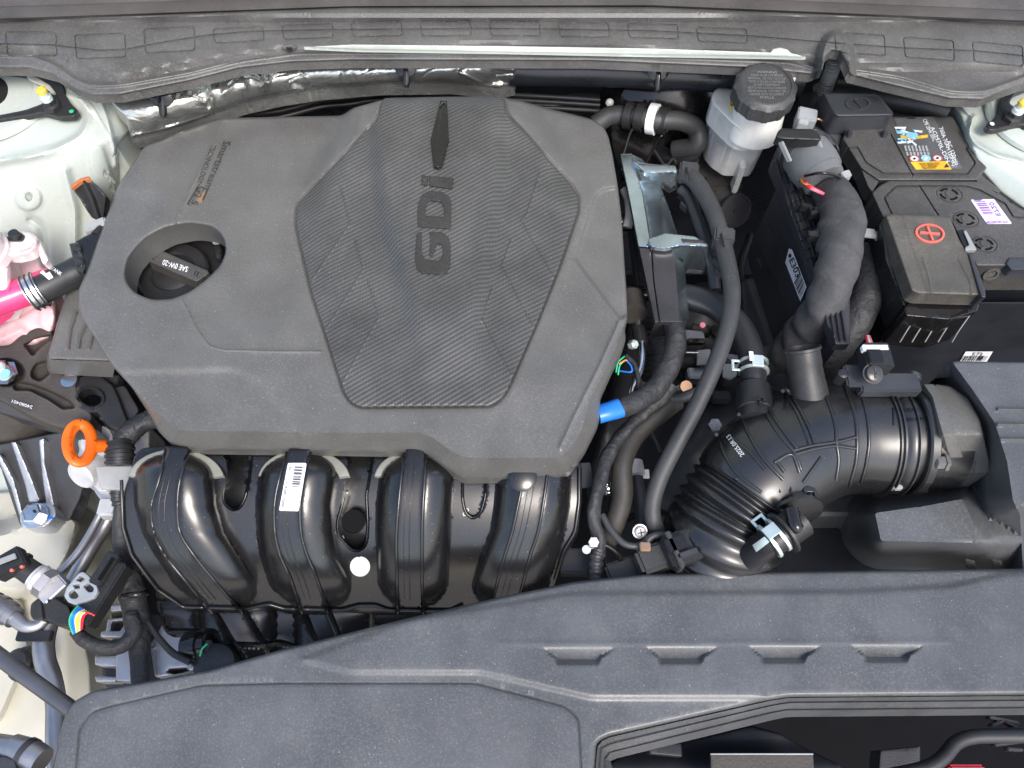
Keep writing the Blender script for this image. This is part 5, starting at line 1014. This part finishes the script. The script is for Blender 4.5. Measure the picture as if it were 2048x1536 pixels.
hzz = lambda x, y: -.0052+0*x-.00004*np.abs(np.asarray(y, float)-535)
hzf = on(hz_.children[0]); ptext('TANK', (101, 538), (121, 552), (4, -6), hzf, M['print'], hz_, off=.001, bold=.01); relief('print_box', [(80, 545), (86, 540), (92, 547), (99, 543), (106, 554), (97, 559), (90, 553)], lambda x, y: hzf(x, y)+.001, M['print'], hz_, 5, edge=(0, 0), skirt=.001)
d_ = pxdir((60, 588, -.028), (90, 575, -.028)); C_ = P(70, 583, -.028)
lathe('worm_band', C_, d_, [(-.008, .0205), (-.008, .022), (.008, .022), (.008, .0205)], M['steel'], hz_, 36, wa=True)
for k in (-.006, 0, .006): lathe('band_wire', C_+d_*k, d_, [(-.001, .0225), (0, .0235), (.001, .0225)], M['castb'], hz_, 36, wa=True)
# connector cluster and strap behind
cc = thing('wiring_connector', 'black clip faced connector standing beside the left edge of the cover', 'connector', (175, 500, -.03))
relief('shell', [(150, 482), (178, 468), (206, 462), (216, 474), (200, 530), (172, 546), (160, 530)], -.010, M['gloss'], cc, 6, edge=(3, .003), skirt=.03, r=3); relief('face', [(138, 487), (158, 484), (172, 532), (166, 546), (152, 541)], -.008, M['badge'], cc, 6, edge=(2, .002), skirt=.03, r=2)
for k, (x_, y_) in enumerate(((153, 497), (158, 524))):
    tube('clip_loop', [(x_-7, y_-5, -.008), (x_+4, y_-7, -.008), (x_+8, y_, -.008), (x_+6, y_+8, -.008), (x_-5, y_+7, -.008)], 2.4, M['gloss'], cc, 5, 8)
box('cap', (192, 452, -.014), ((.012, .007, 0), (-.003, .006, 0), (0, 0, .005)), M['greyp'], cc, .002, False); tube('wires', [(190, 470, -.012), (204, 455, -.016), (214, 440, -.02)], 8, M['black'], cc, 6, 12)
sb = thing('foil_strap', 'black strap with an orange top folded against the white strut tower', 'strap', (175, 400, -.02))
relief('strap', [(141, 372), (160, 360), (176, 354), (196, 372), (214, 392), (208, 440), (190, 432), (176, 425), (160, 398)], Z(lambda x, y: .0-.0006*(y-360)+0*x).line([(168, 362), (186, 400), (196, 432)], .004, 7).line([(150, 376), (172, 410)], -.003, 6), M['black'], sb, 6, edge=(3, .003), skirt=.01, r=3)
relief('orange_top', [(141, 371), (160, 357), (178, 352), (182, 360), (164, 362), (143, 378)], .003, M['oranged'], sb, 5, edge=(2, .001), skirt=.004, r=2)
# engine mount casting
em = thing('engine_mount_bracket', 'rusty brown black cast engine mount with pocketed webs at the left', 'engine mount', (60, 780, -.15))
POC = [[(48, 690), (76, 676), (104, 670), (104, 676), (74, 700), (66, 712)], [(62, 744), (72, 728), (94, 722), (98, 748), (80, 762), (64, 756)], [(26, 772), (38, 764), (62, 768), (100, 782), (140, 802), (150, 815), (126, 818), (100, 800), (60, 780), (30, 780)]]
mz_ = Z(lambda x, y: -.09-.00008*(y-700)+0*x)
for p_ in POC: mz_.step(p_, -.014, 6, r=5); mz_.line(rnd(p_, 5), .002, 4, True)
mz_.step(ell(12, 745, 36, 26), -.02, 8)
relief('bracket', [(-80, 700), (20, 690), (40, 672), (70, 656), (104, 650), (110, 740), (150, 760), (160, 800), (186, 832), (180, 850), (200, 862), (140, 860), (100, 850), (60, 832), (0, 800), (-80, 790)], mz_, M['cast'], em, 7, edge=(5, .004), skirt=.03, r=8)
relief('bracket_side', [(-80, 780), (0, 788), (60, 818), (120, 842), (186, 842), (206, 850), (196, 872), (160, 866), (110, 858), (0, 826), (-80, 810)], Z(lambda x, y: -.105-.0006*(y-800)+0*x), M['castb'], em, 8, edge=(3, .002), skirt=.02, r=6)
mq = Z(lambda x, y: -.105-.00075*np.clip(y-800, 0, None)-.0000035*np.clip(x, 0, None)**2)
relief('rubber_dome', [(-80, 790), (0, 806), (60, 828), (116, 850), (108, 866), (76, 882), (36, 889), (-80, 889)], mq, M['cast'], em, 8, edge=(10, .012), skirt=.02, r=10)
tq = lambda x, y: mq(x, y)+.003
ptext('24080401', (66, 812), (25, 799), (-2, 6), lambda x, y: mz_(x, y)+.004, M['print'], em)
st_ = thing('mount_stud', 'bright zinc stud with blue top rising from the cast engine mount', 'bolt', (8, 740, -.11))
lathe('nut', (10, 748, -.10), (0, -.05, 1), [(0, .018), (.003, .018), (.003, .013), (.016, .013), (.018, .010)], M['steel'], st_, 6); lathe('thread', (10, 748, -.085), (0, -.05, 1), [(0, .0095)]+[(.002*k, .0095-.0008*(k % 2)) for k in range(1, 9)]+[(.018, .0075), (.018, 0)], M['zinc'], st_, 20); lathe('paint', (10, 748, -.0668), (0, -.05, 1), [(0, .0065), (.0006, .0065), (.0006, 0)], M['cyan'], st_, 16)
# black ring bracket
rg = thing('lifting_ring_bracket', 'black plate with a round eye under the left corner of the cover', 'bracket', (190, 800, -.1))
relief('plate', [(140, 775), (150, 758), (175, 750), (205, 755), (225, 770), (235, 790), (250, 830), (262, 860), (235, 858), (215, 850), (200, 830), (180, 815), (160, 806), (144, 792)], Z(-.098).line(ell(181, 796, 27, 20), .004, 4, True), M['black'], rg, 5, holes=[ell(181, 796, 22, 15, 30, 15)], edge=(3, .002), skirt=.008, r=6, hskirt=.012)
relief('ring_boss', ell(181, 795, 40, 30, 36, 15, 0, 360), Z(-.099), M['black'], rg, 6, holes=[ell(181, 796, 24, 16, 30, 15)], edge=(3, .003), skirt=.012)
lathe('rivet', (140, 762, -.095), (0, 0, 1), [(0, .010), (.003, .010), (.004, .004), (.004, 0)], M['steel'], rg, 20)
relief('shank', [(196, 840), (262, 850), (280, 820), (250, 770), (210, 780)], -.108, M['castb'], rg, 8, edge=(4, .004), skirt=.03, r=8)
for k in range(4): box('cast_lug', (190+k*14, 752+k*4, -.12), ((.006, 0, 0), (0, .006, 0), (0, 0, .008)), M['castb'], rg, .001, False)
# dipstick
dp = thing('oil_dipstick', 'bright orange dipstick loop embossed ENGINE OIL', 'dipstick', (190, 890, -.12))
c0 = P(160, 886, -.085); ax1 = P(190, 886, -.085)-c0; 
vv = P(160, 840, -.085)-c0; hv = P(184, 886, -.092)-c0
N_ = 48; pth = []
for k in range(N_+1):
    t = 2*math.pi*k/N_; pth.append(tuple(c0+vv*math.cos(t)*.82+hv*math.sin(t)*1.0)+(.0068,))
V_, F_ = sweep(np.array(pth), 14, None, .62, True)
link('ring', V_, F_, M['orange'], dp, None, 60) if 0 else link('ring', V_, F_, M['orange'], dp, 60)
tube('stem', [(188, 894, -.092, 13), (204, 892, -.098, 13), (222, 892, -.105, 11), (232, 893, -.11, 13)], 12, M['orange'], dp, 6, 20)
pzr = lambda x, y: -.0755+0*x
M['oreng'] = mat('engraved_orange', (.50, .07, .004), .5)
s_txt = 'ENGINE OIL'
for k, ch in enumerate(s_txt):
    if ch == ' ': continue
    t = math.radians(38+k*11.6); cxp = 160-24*.98*math.sin(t)-1; cyp = 886-46*.88*math.cos(t)
    tx_, ty_ = (.98*-math.cos(t)*24, 46*math.sin(t)); L_ = math.hypot(tx_, ty_); tx_, ty_ = tx_/L_, ty_/L_
    ptext(ch, (cxp-tx_*2.6+4*abs(ty_)*0, cyp-ty_*2.6), (cxp+tx_*2.6, cyp+ty_*2.6), (ty_*6, -tx_*6), pzr, M['oreng'], dp, off=.0006, th=.0, bold=.01)
# white casting behind, steel plate, vertical harness
ch_ = thing('cylinder_head_end', 'rough pale cast aluminium housing behind the orange dipstick', 'engine casting', (190, 920, -.2))
relief('flange', [(150, 870), (240, 850), (300, 850), (300, 960), (230, 970), (214, 985), (196, 984), (180, 960), (150, 956), (145, 930), (160, 900)], Z(-.16), M['aluw'], ch_, 8, edge=(6, .006), skirt=.05, r=8)
lathe('boss', (176, 940, -.15), (-.3, -.8, .5), [(-.02, .019), (.012, .019), (.014, .017), (.014, 0)], M['aluw'], ch_, 28); lathe('boss', (205, 885, -.15), (0, -.3, 1), [(0, .022), (.014, .020), (.014, 0)], M['aluw'], ch_, 24)
relief('lower_rib', [(178, 955), (206, 960), (236, 1010), (240, 1040), (222, 1030), (190, 985)], -.17, M['alu'], ch_, 7, edge=(4, .003), skirt=.03, r=5); box('lug', (222, 1018, -.18), ((.012, 0, 0), (0, .012, 0), (0, 0, .012)), M['aluw'], ch_, .003, False)
relief('guard_plate', [(192, 932), (266, 932), (252, 980), (200, 978)], -.118, M['greyp'], ch_, 8, edge=(2, .001), skirt=.003, r=2)
vh = thing('left_harness', 'black taped harness running down the left side of the intake manifold', 'wiring harness', (260, 1150, -.2))
tube('upper', [(318, 836, -.10, 18), (286, 846, -.102, 20), (258, 866, -.105, 20), (244, 890, -.11, 20)], 20, M['tape'], vh, 14, 18, tapef(.10, .012, 12))
tube('ribbed_sleeve', [(238, 886, -.108), (240, 905, -.11), (240, 930, -.115)], 27, M['rubberb'], vh, 26, 20, corr(.0075, .05))
tube('sleeve_below', [(238, 975, -.13), (236, 990, -.135), (240, 1010, -.14)], 14, M['rubberb'], vh, 14, 14, corr(.006, .06))
tube('trunk', [(240, 1000, -.14, 10), (240, 1060, -.16, 15), (248, 1120, -.18, 19), (262, 1170, -.19, 25), (270, 1210, -.195, 25), (276, 1250, -.20, 25), (280, 1310, -.205, 20), (282, 1400, -.21, 17)], 20, M['tape'], vh, 14, 22, tapef(.05, .03, 14))
tube('zip_tie', [(246, 1192, -.165), (262, 1190, -.155), (282, 1188, -.158), (294, 1186, -.17)], 6, M['gloss'], vh, 8, 10, corr(.003, .1))
tube('branch', [(262, 1230, -.18, 14), (268, 1262, -.178, 15), (246, 1290, -.175, 15), (208, 1296, -.172, 15), (172, 1282, -.168, 14), (148, 1262, -.165, 11)], 14, M['tape'], vh, 12, 16, tapef(.06, .02, 15))
tube('thin_branch', [(296, 1244, -.185, 5), (318, 1276, -.185, 6), (346, 1306, -.187, 7), (380, 1324, -.19, 7)], 6, M['black'], vh, 8, 10)
for k, m_ in enumerate(('wgreen', 'wblue', 'wblue', 'wwht', 'wyel', 'wyel', 'wwht', 'wred', 'wred')):
    x1 = 150+k*4.2; tube('wire', [(146+k*2.2, 1268-k*1.2, -.150), (139+k*3.6, 1245-k*1.3, -.136+.001*(k % 3)), (143+k*4.2, 1228-k*.3, -.130), (156+k*4.2, 1212+k*2.4, -.134)], 1.7, M[m_], vh, 8, 8)
lc = thing('sensor_connector', 'long black connector with grey cast cage at the lower left', 'connector', (190, 1180, -.15))
u_ = pxdir((150, 1235, -.15), (230, 1110, -.15)); v_ = np.cross([0, 0, 1.], u_); v_ /= np.linalg.norm(v_)
box('body', (204, 1185, -.155), (u_*.038, v_*.014, (0, 0, .012)), M['black'], lc, .002, False); box('lock', (214, 1140, -.145), (u_*.020, v_*.008, (0, 0, .009)), M['black'], lc, .0015, False); box('groove', (212, 1138, -.135), (u_*.014, v_*.002, (0, 0, .0012)), M['dark'], lc, .0003, False)
tab = Z(-.138)
relief('lever', [(133, 1176), (146, 1160), (158, 1146), (166, 1143), (176, 1150), (194, 1172), (196, 1184), (188, 1196), (168, 1204), (150, 1210), (136, 1204), (128, 1192)], tab, M['greyc'], lc, 4, holes=[rnd([(137, 1186), (146, 1178), (152, 1184), (158, 1192), (152, 1198), (140, 1196)], 4), rnd([(166, 1172), (176, 1166), (188, 1176), (186, 1184), (176, 1184)], 3), A([(152, 1160), (160, 1152), (170, 1158), (162, 1164)]), A([(146, 1170), (158, 1168), (160, 1176), (150, 1178)])], edge=(1.5, .001), skirt=.006, r=3)
for k in range(2): box('wire_seal', (168+6*k, 1218-3*k, -.15), ((.005, 0, 0), (0, .005, 0), (0, 0, .005)), M['black'], lc, .001, False)
# aluminium bracket with big bolt
ar = thing('mount_leg_bracket', 'grey cast aluminium leg with long ribs bolted to the white body', 'bracket', (60, 980, -.25))
aw = Z(lambda x, y: -.16-.0005*(np.asarray(y, float)-880)+0*x)
relief('web', [(-80, 880), (0, 888), (110, 866), (168, 860), (176, 950), (160, 1000), (140, 1040), (112, 1072), (96, 1076), (56, 1068), (40, 1050), (0, 930), (-80, 900)], aw, M['castb'], ar, 9, edge=(4, .004), skirt=.02, r=6)
rz = lambda x, y: aw(x, y)+.010
for nm, pts in (('rib', [(-10, 908), (0, 908), (28, 960), (46, 1028), (44, 1040), (38, 1028), (22, 975)]), ('rib', [(22, 884), (32, 884), (60, 950), (80, 1000), (76, 1006), (58, 1004), (50, 970)]), ('rib', [(78, 880), (88, 876), (90, 930), (100, 970), (112, 1026), (106, 1032), (92, 1004), (84, 950)])):
    relief(nm, pts, Z(rz), M['alu'], ar, 6, edge=(2.5, .002), skirt=.014, r=3)
relief('foot', [(40, 1028), (60, 1008), (96, 1004), (110, 1012), (113, 1030), (96, 1050), (86, 1055), (46, 1054), (40, 1044)], -.212, M['alu'], ar, 6, edge=(3, .002), skirt=.03, r=5)
bb = thing('hex_bolt', 'large zinc hex bolt stamped 8 with a blue paint dab', 'bolt', (70, 1028, -.23))
lathe('washer', (72, 1032, -.210), (0, -.1, 1), [(0, .0165), (.003, .0165), (.003, 0)], M['steel'], bb, 36); lathe('head', (70, 1029, -.207), (0, -.1, 1), [(0, .0135), (.009, .0135), (.0105, .0115), (.0105, .0095), (.0095, .009), (.0095, 0)], M['steel'], bb, 6)
relief('paint_dab', [(89, 1032), (98, 1030), (108, 1034), (106, 1038), (96, 1038), (90, 1036)], -.2112, M['blue'], bb, 5, edge=(0, 0), skirt=.0008); ptext('8', (69, 1018), (64, 1021), (3, 5), -.1965, M['castb'], bb)
# pipes between
ap = thing('refrigerant_line', 'dull silver refrigerant pipe with sensor and black clip down the left side', 'pipe', (100, 1300, -.25))
tube('upper_pipe', [(215, 1000, -.20), (190, 1050, -.205), (160, 1100, -.20), (128, 1138, -.195), (110, 1150, -.19)], 8, M['pipe'], ap); tube('second_pipe', [(232, 1010, -.22), (205, 1060, -.225), (180, 1100, -.22), (140, 1170, -.22), (118, 1200, -.215)], 14, M['pipe'], ap)
tube('main_pipe', [(112, 1200, -.19, 18), (100, 1236, -.19, 19), (88, 1280, -.19, 20), (90, 1320, -.19, 20), (104, 1360, -.19, 19), (112, 1410, -.19, 19), (112, 1480, -.19, 19), (118, 1560, -.19, 19)], 19, M['pipe'], ap, 10, 28)
tube('hose_fitting', [(-20, 1208, -.17, 26), (8, 1222, -.17, 25), (30, 1236, -.17, 20)], 24, M['pipe'], ap, 24, 24, corr(.012, .05)); tube('elbow', [(26, 1234, -.17, 15), (50, 1252, -.172, 13), (74, 1252, -.174, 12), (90, 1240, -.175, 11)], 13, M['pipe'], ap, 8, 20)
relief('clip', [(62, 1208), (76, 1196), (110, 1194), (138, 1212), (146, 1236), (144, 1252), (118, 1254), (96, 1240), (66, 1240), (60, 1228)], Z(-.155).line([(84, 1196), (90, 1240)], -.003, 4), M['black'], ap, 6, edge=(4, .004), skirt=.03, r=5); box('clip_foot', (70, 1272, -.175), ((.02, 0, 0), (0, .006, 0), (0, 0, .004)), M['black'], ap, .001, False)
box('valve_block', (106, 1176, -.165), ((.012, -.010, 0), (.010, .012, 0), (0, 0, .012)), M['alu'], ap, .002, False)
ps = thing('pressure_sensor', 'black pressure sensor plug with brass collar screwed on the silver pipe', 'sensor', (50, 1140, -.15))
ds = pxdir((96, 1172, -.15), (20, 1120, -.135)); lathe('collar', (92, 1168, -.150), ds, [(-.004, .017), (.006, .017), (.006, .015), (.013, .015), (.014, .0135)], M['pipe'], ps, 6)
lathe('seal', (84, 1160, -.148), ds, [(0, .015), (.005, .0165), (.008, .0145), (.010, .0145)], M['aluw'], ps, 28); lathe('shell', (78, 1156, -.147), ds, [(0, .014), (.022, .0135), (.024, .016), (.028, .016), (.030, .013), (.036, .012), (.036, 0)], M['black'], ps, 24)
box('plug', (22, 1128, -.128), ((.014, .010, 0), (-.008, .010, 0), (0, 0, .009)), M['black'], ps, .0015, False); box('latch', (14, 1118, -.116), ((.009, .004, 0), (-.002, .003, 0), (0, 0, .001)), M['greyp'], ps, .0006, False)
for x_, y_ in ((26, 1140), (46, 1133)): lathe('red_pin', (x_, y_, -.122), (0, -.4, 1), [(0, .0022), (.003, .002), (.003, 0)], M['red'], ps, 10)
# alternator
al = thing('alternator', 'cast aluminium alternator with slotted cage below the manifold at left', 'alternator', (280, 1320, -.3))
lathe('core', (300, 1320, -.26), (.2, -.1, 1), [(-.03, .058), (0, .058), (.006, .054), (.006, 0)], M['castb'], al, 48)
AG = [[(236, 1192), (258, 1188), (264, 1200), (262, 1216), (248, 1218), (242, 1206), (236, 1206)], [(222, 1210), (262, 1208), (262, 1222), (222, 1224)], [(216, 1238), (258, 1234), (270, 1244), (262, 1270), (250, 1276), (200, 1274), (204, 1262), (212, 1262)], [(190, 1312), (236, 1312), (240, 1334), (228, 1334), (206, 1332), (190, 1330)], [(232, 1290), (262, 1288), (264, 1364), (232, 1362)], [(190, 1352), (234, 1354), (232, 1364), (192, 1364)]]
hh_ = [[A([(225, 1244), (244, 1242), (248, 1250), (240, 1262), (221, 1262)])] if k == 2 else [] for k in range(6)]
for k, p_ in enumerate(AG): relief('cage_bar', p_, -.215-.003*(k % 2), M['alu'], al, 5, holes=hh_[k], edge=(3, .003), skirt=.022, r=4)
relief('housing', [(300, 1290), (330, 1240), (345, 1200), (365, 1262), (372, 1290), (384, 1300), (380, 1320), (400, 1338), (350, 1350), (310, 1356)], -.225, M['alu'], al, 8, edge=(6, .006), skirt=.04, r=8, holes=[rnd([(334, 1344), (340, 1338), (372, 1336), (378, 1342), (350, 1349)], 2)])
relief('copper_core', [(222, 1226), (262, 1226), (262, 1300), (215, 1300)], -.232, M['rust'], al, 12, edge=(2, .002)); tube('bolt_shaft', [(262, 1295, -.222), (310, 1296, -.222)], 3, M['steel'], al, 4, 10)
for k in range(9): tube('winding', [(224+k*4, 1228, -.2275), (228+k*4, 1262, -.2265), (224+k*4, 1298, -.2275)], 1.6, M['hosebr'], al, 4, 6)
pg = thing('alternator_plug', 'black round plug with one green wire on the alternator', 'connector', (400, 1300, -.2))
lathe('shell', (384, 1294, -.20), (1, .1, .2), [(-.008, .016), (.010, .016), (.010, .013), (.02, .013), (.02, 0)], M['gloss'], pg, 24); box('housing', (412, 1300, -.20), ((.009, 0, 0), (0, .010, 0), (0, 0, .01)), M['black'], pg, .002, False); tube('wire', [(400, 1312, -.182), (404, 1298, -.178), (414, 1288, -.18)], 2, M['wgreen'], pg, 6, 8)
lathe('cover', (430, 1330, -.20), (0, -.1, 1), [(-.02, .026), (.004, .024), (.010, .015), (.010, 0)], M['rubberb'], pg, 28); tube('steel_leg', [(455, 1280, -.22), (474, 1310, -.22), (484, 1330, -.22)], 6, M['castb'], pg, 6, 10)
# hood stay and lower left stub
tag(tube('support_rod', [(-60, 1268, -.125), (0, 1314, -.125), (70, 1366, -.125), (150, 1424, -.125)], 16, M['rod'], None, 6, 20), 'thick dark grey metal rod slanting down from the left edge to the front panel', 'rod')
fp2 = thing('lower_pipe_fitting', 'dull silver pipe fitting with a dark band in the lower left corner', 'pipe fitting', (30, 1490, -.15))
tube('pipe', [(-60, 1486, -.13), (0, 1494, -.13), (36, 1500, -.13)], 24, M['pipe'], fp2, 6, 24); tube('sleeve', [(22, 1496, -.13, 27), (58, 1510, -.13, 30), (84, 1524, -.13, 28)], 28, M['pipe'], fp2, 6, 28); tube('band', [(50, 1506, -.13), (60, 1511, -.13)], 31.5, M['castb'], fp2, 3, 28)
relief('base', [(-60, 1512), (10, 1512), (30, 1520), (36, 1545), (30, 1580), (-60, 1580)], -.115, M['neg'], fp2, 8, edge=(3, .003), skirt=.02, r=4)
# ================= lower right opening =================
gr = thing('front_duct', 'dark inner air duct and tan flap seen through the opening below the front panel', 'air duct', (1500, 1510, -.2))
relief('inner_wall', [(1195, 1540), (1260, 1500), (1380, 1480), (1500, 1450), (1560, 1466), (1600, 1490), (1680, 1530), (1700, 1620), (1195, 1620)], Z(lambda x, y: -.25+.02*ss((y-1480)/60)+0*x), M['navy'], gr, 10, edge=(5, .004), skirt=.04, r=8)
relief('flap', [(1421, 1507), (1626, 1507), (1632, 1620), (1424, 1620)], -.18, M['cast'], gr, 12, edge=(2, .001), skirt=.004, r=2); relief('inner_box', [(1290, 1486), (1362, 1486), (1365, 1514), (1300, 1508)], -.21, M['navy'], gr, 8, edge=(3, .002), skirt=.02, r=3)
tube('flap_edge', [(1421, 1508, -.177), (1626, 1508, -.177)], 1.6, M['greyp'], gr, 4, 6)
relief('side_ribs', [(1760, 1500), (1840, 1492), (1840, 1560), (1755, 1560)], -.3, M['castb'], gr, 8, edge=(3, .003), skirt=.03, r=3)
tag(tube('front_hose', [(1780, 1552, -.21), (1850, 1536, -.21), (1885, 1516, -.21), (1912, 1486, -.21), (1945, 1474, -.21), (2000, 1472, -.21), (2120, 1472, -.21)], 14, M['rubberb'], None, 10, 24), 'black hose bending across the dark opening at the lower right corner', 'hose')
lh = thing('latch_bracket', 'dark clip bracket at the right edge above the black hose', 'bracket', (2010, 1440, -.15))
for a, b in (((1980, 1434), (2040, 1446)), ((1984, 1452), (2010, 1440)), ((2010, 1440), (2036, 1456)), ((1990, 1490), (2040, 1484)), ((2016, 1498), (2048, 1500))): bar('strut', (*a, -.22), (*b, -.22), 6, .012, M['castb'], lh)
box('plate', (2026, 1472, -.22), ((.012, 0, 0), (0, .008, 0), (0, 0, .012)), M['black'], lh, .002, False)
rl = thing('red_plug', 'dull red plug deep in the opening at the lower right', 'connector', (1940, 1530, -.2)); box('shell', (1930, 1548, -.30), ((.022, 0, 0), (0, .010, 0), (0, 0, .01)), M['wred'], rl, .003, False); 0 and tube('wire', [(1912, 1518, -.25), (1950, 1521, -.248), (1990, 1530, -.25)], 2, M['worg'], rl, 6, 6)
# ================= depths of the bay =================
gb = thing('gearbox', 'dark gearbox casting with brackets and studs deep between the hoses', 'gearbox', (1400, 800, -.4))
rr = random.Random(11)
relief('casing', [(1270, 600), (1420, 560), (1520, 640), (1540, 900), (1480, 1140), (1240, 1160), (1180, 940)], Z(lambda x, y: -.28+.02*np.sin(x*.03)*np.cos(y*.026)), M['castb'], gb, 14, edge=(14, .03), skirt=.08, r=20)
for k in range(26):
    x_, y_ = rr.uniform(1350, 1480), rr.uniform(650, 800)
    box('lug', (x_, y_, -.23+rr.uniform(-.02, .02)), ((rr.uniform(.005, .018), rr.uniform(-.004, .004), 0), (0, rr.uniform(.004, .01), 0), (0, 0, rr.uniform(.004, .012))), M[rr.choice(['castb', 'black', 'gloss', 'hosebr', 'pipe', 'castb'])], gb, .002, False)
relief('cream_plate', [(1445, 727), (1476, 728), (1474, 750), (1462, 758), (1446, 752)], -.17, M['greyp'], gb, 5, edge=(2, .001), skirt=.004, r=2); relief('tan_plate', [(1395, 700), (1420, 698), (1425, 726), (1394, 728)], -.19, M['greyp'], gb, 5, edge=(2, .001), skirt=.004, r=2)
bar('shaft', (1376, 680, -.19), (1410, 680, -.19), 10, .01, M['gloss'], gb); tube('thin_shaft', [(1372, 705, -.19), (1398, 705, -.19)], 2, M['steel'], gb, 3, 8)
lathe('brass_cap', (1370, 774, -.17), (0, -.4, 1), [(0, .008), (.008, .008), (.008, 0)], M['rust'], gb, 16); lathe('cap_dot', (1404, 651, -.17), (0, -.4, 1), [(0, .004), (.004, .004), (.004, 0)], M['wpink'], gb, 12)
tube('ribbed_pipe', [(1300, 668, -.13), (1316, 710, -.135), (1310, 760, -.14)], 26, M['rubberb'], gb, 24, 20, corr(.008, .06)); lathe('stud', (1426, 852, -.19), (0, -.3, 1), [(0, .009), (.012, .009), (.012, 0)], M['steel'], gb, 6); tube('cable', [(1300, 860, -.2), (1315, 890, -.2), (1320, 905, -.2)], 4, M['castb'], gb, 6, 8)
for l in ([(1500, 470, -.3), (1480, 540, -.3), (1500, 620, -.3)], [(1560, 620, -.28), (1600, 700, -.26), (1640, 780, -.24)], [(1250, 1040, -.2), (1300, 1020, -.22), (1360, 1040, -.24)]): tube('cable', l, 7, M['black'], gb, 8, 10)
sf = thing('inner_side_frame', 'dark inner frame and shield deep below the control unit', 'frame', (1540, 600, -.4))
relief('shield', [(1480, 560), (1560, 540), (1640, 700), (1600, 800), (1500, 760)], -.22, M['castb'], sf, 14, edge=(6, .004), skirt=.06, r=10); relief('front_cradle', [(1560, 1000), (1800, 980), (1900, 1140), (1500, 1180)], -.26, M['castb'], sf, 16, edge=(6, .004), skirt=.06, r=10)
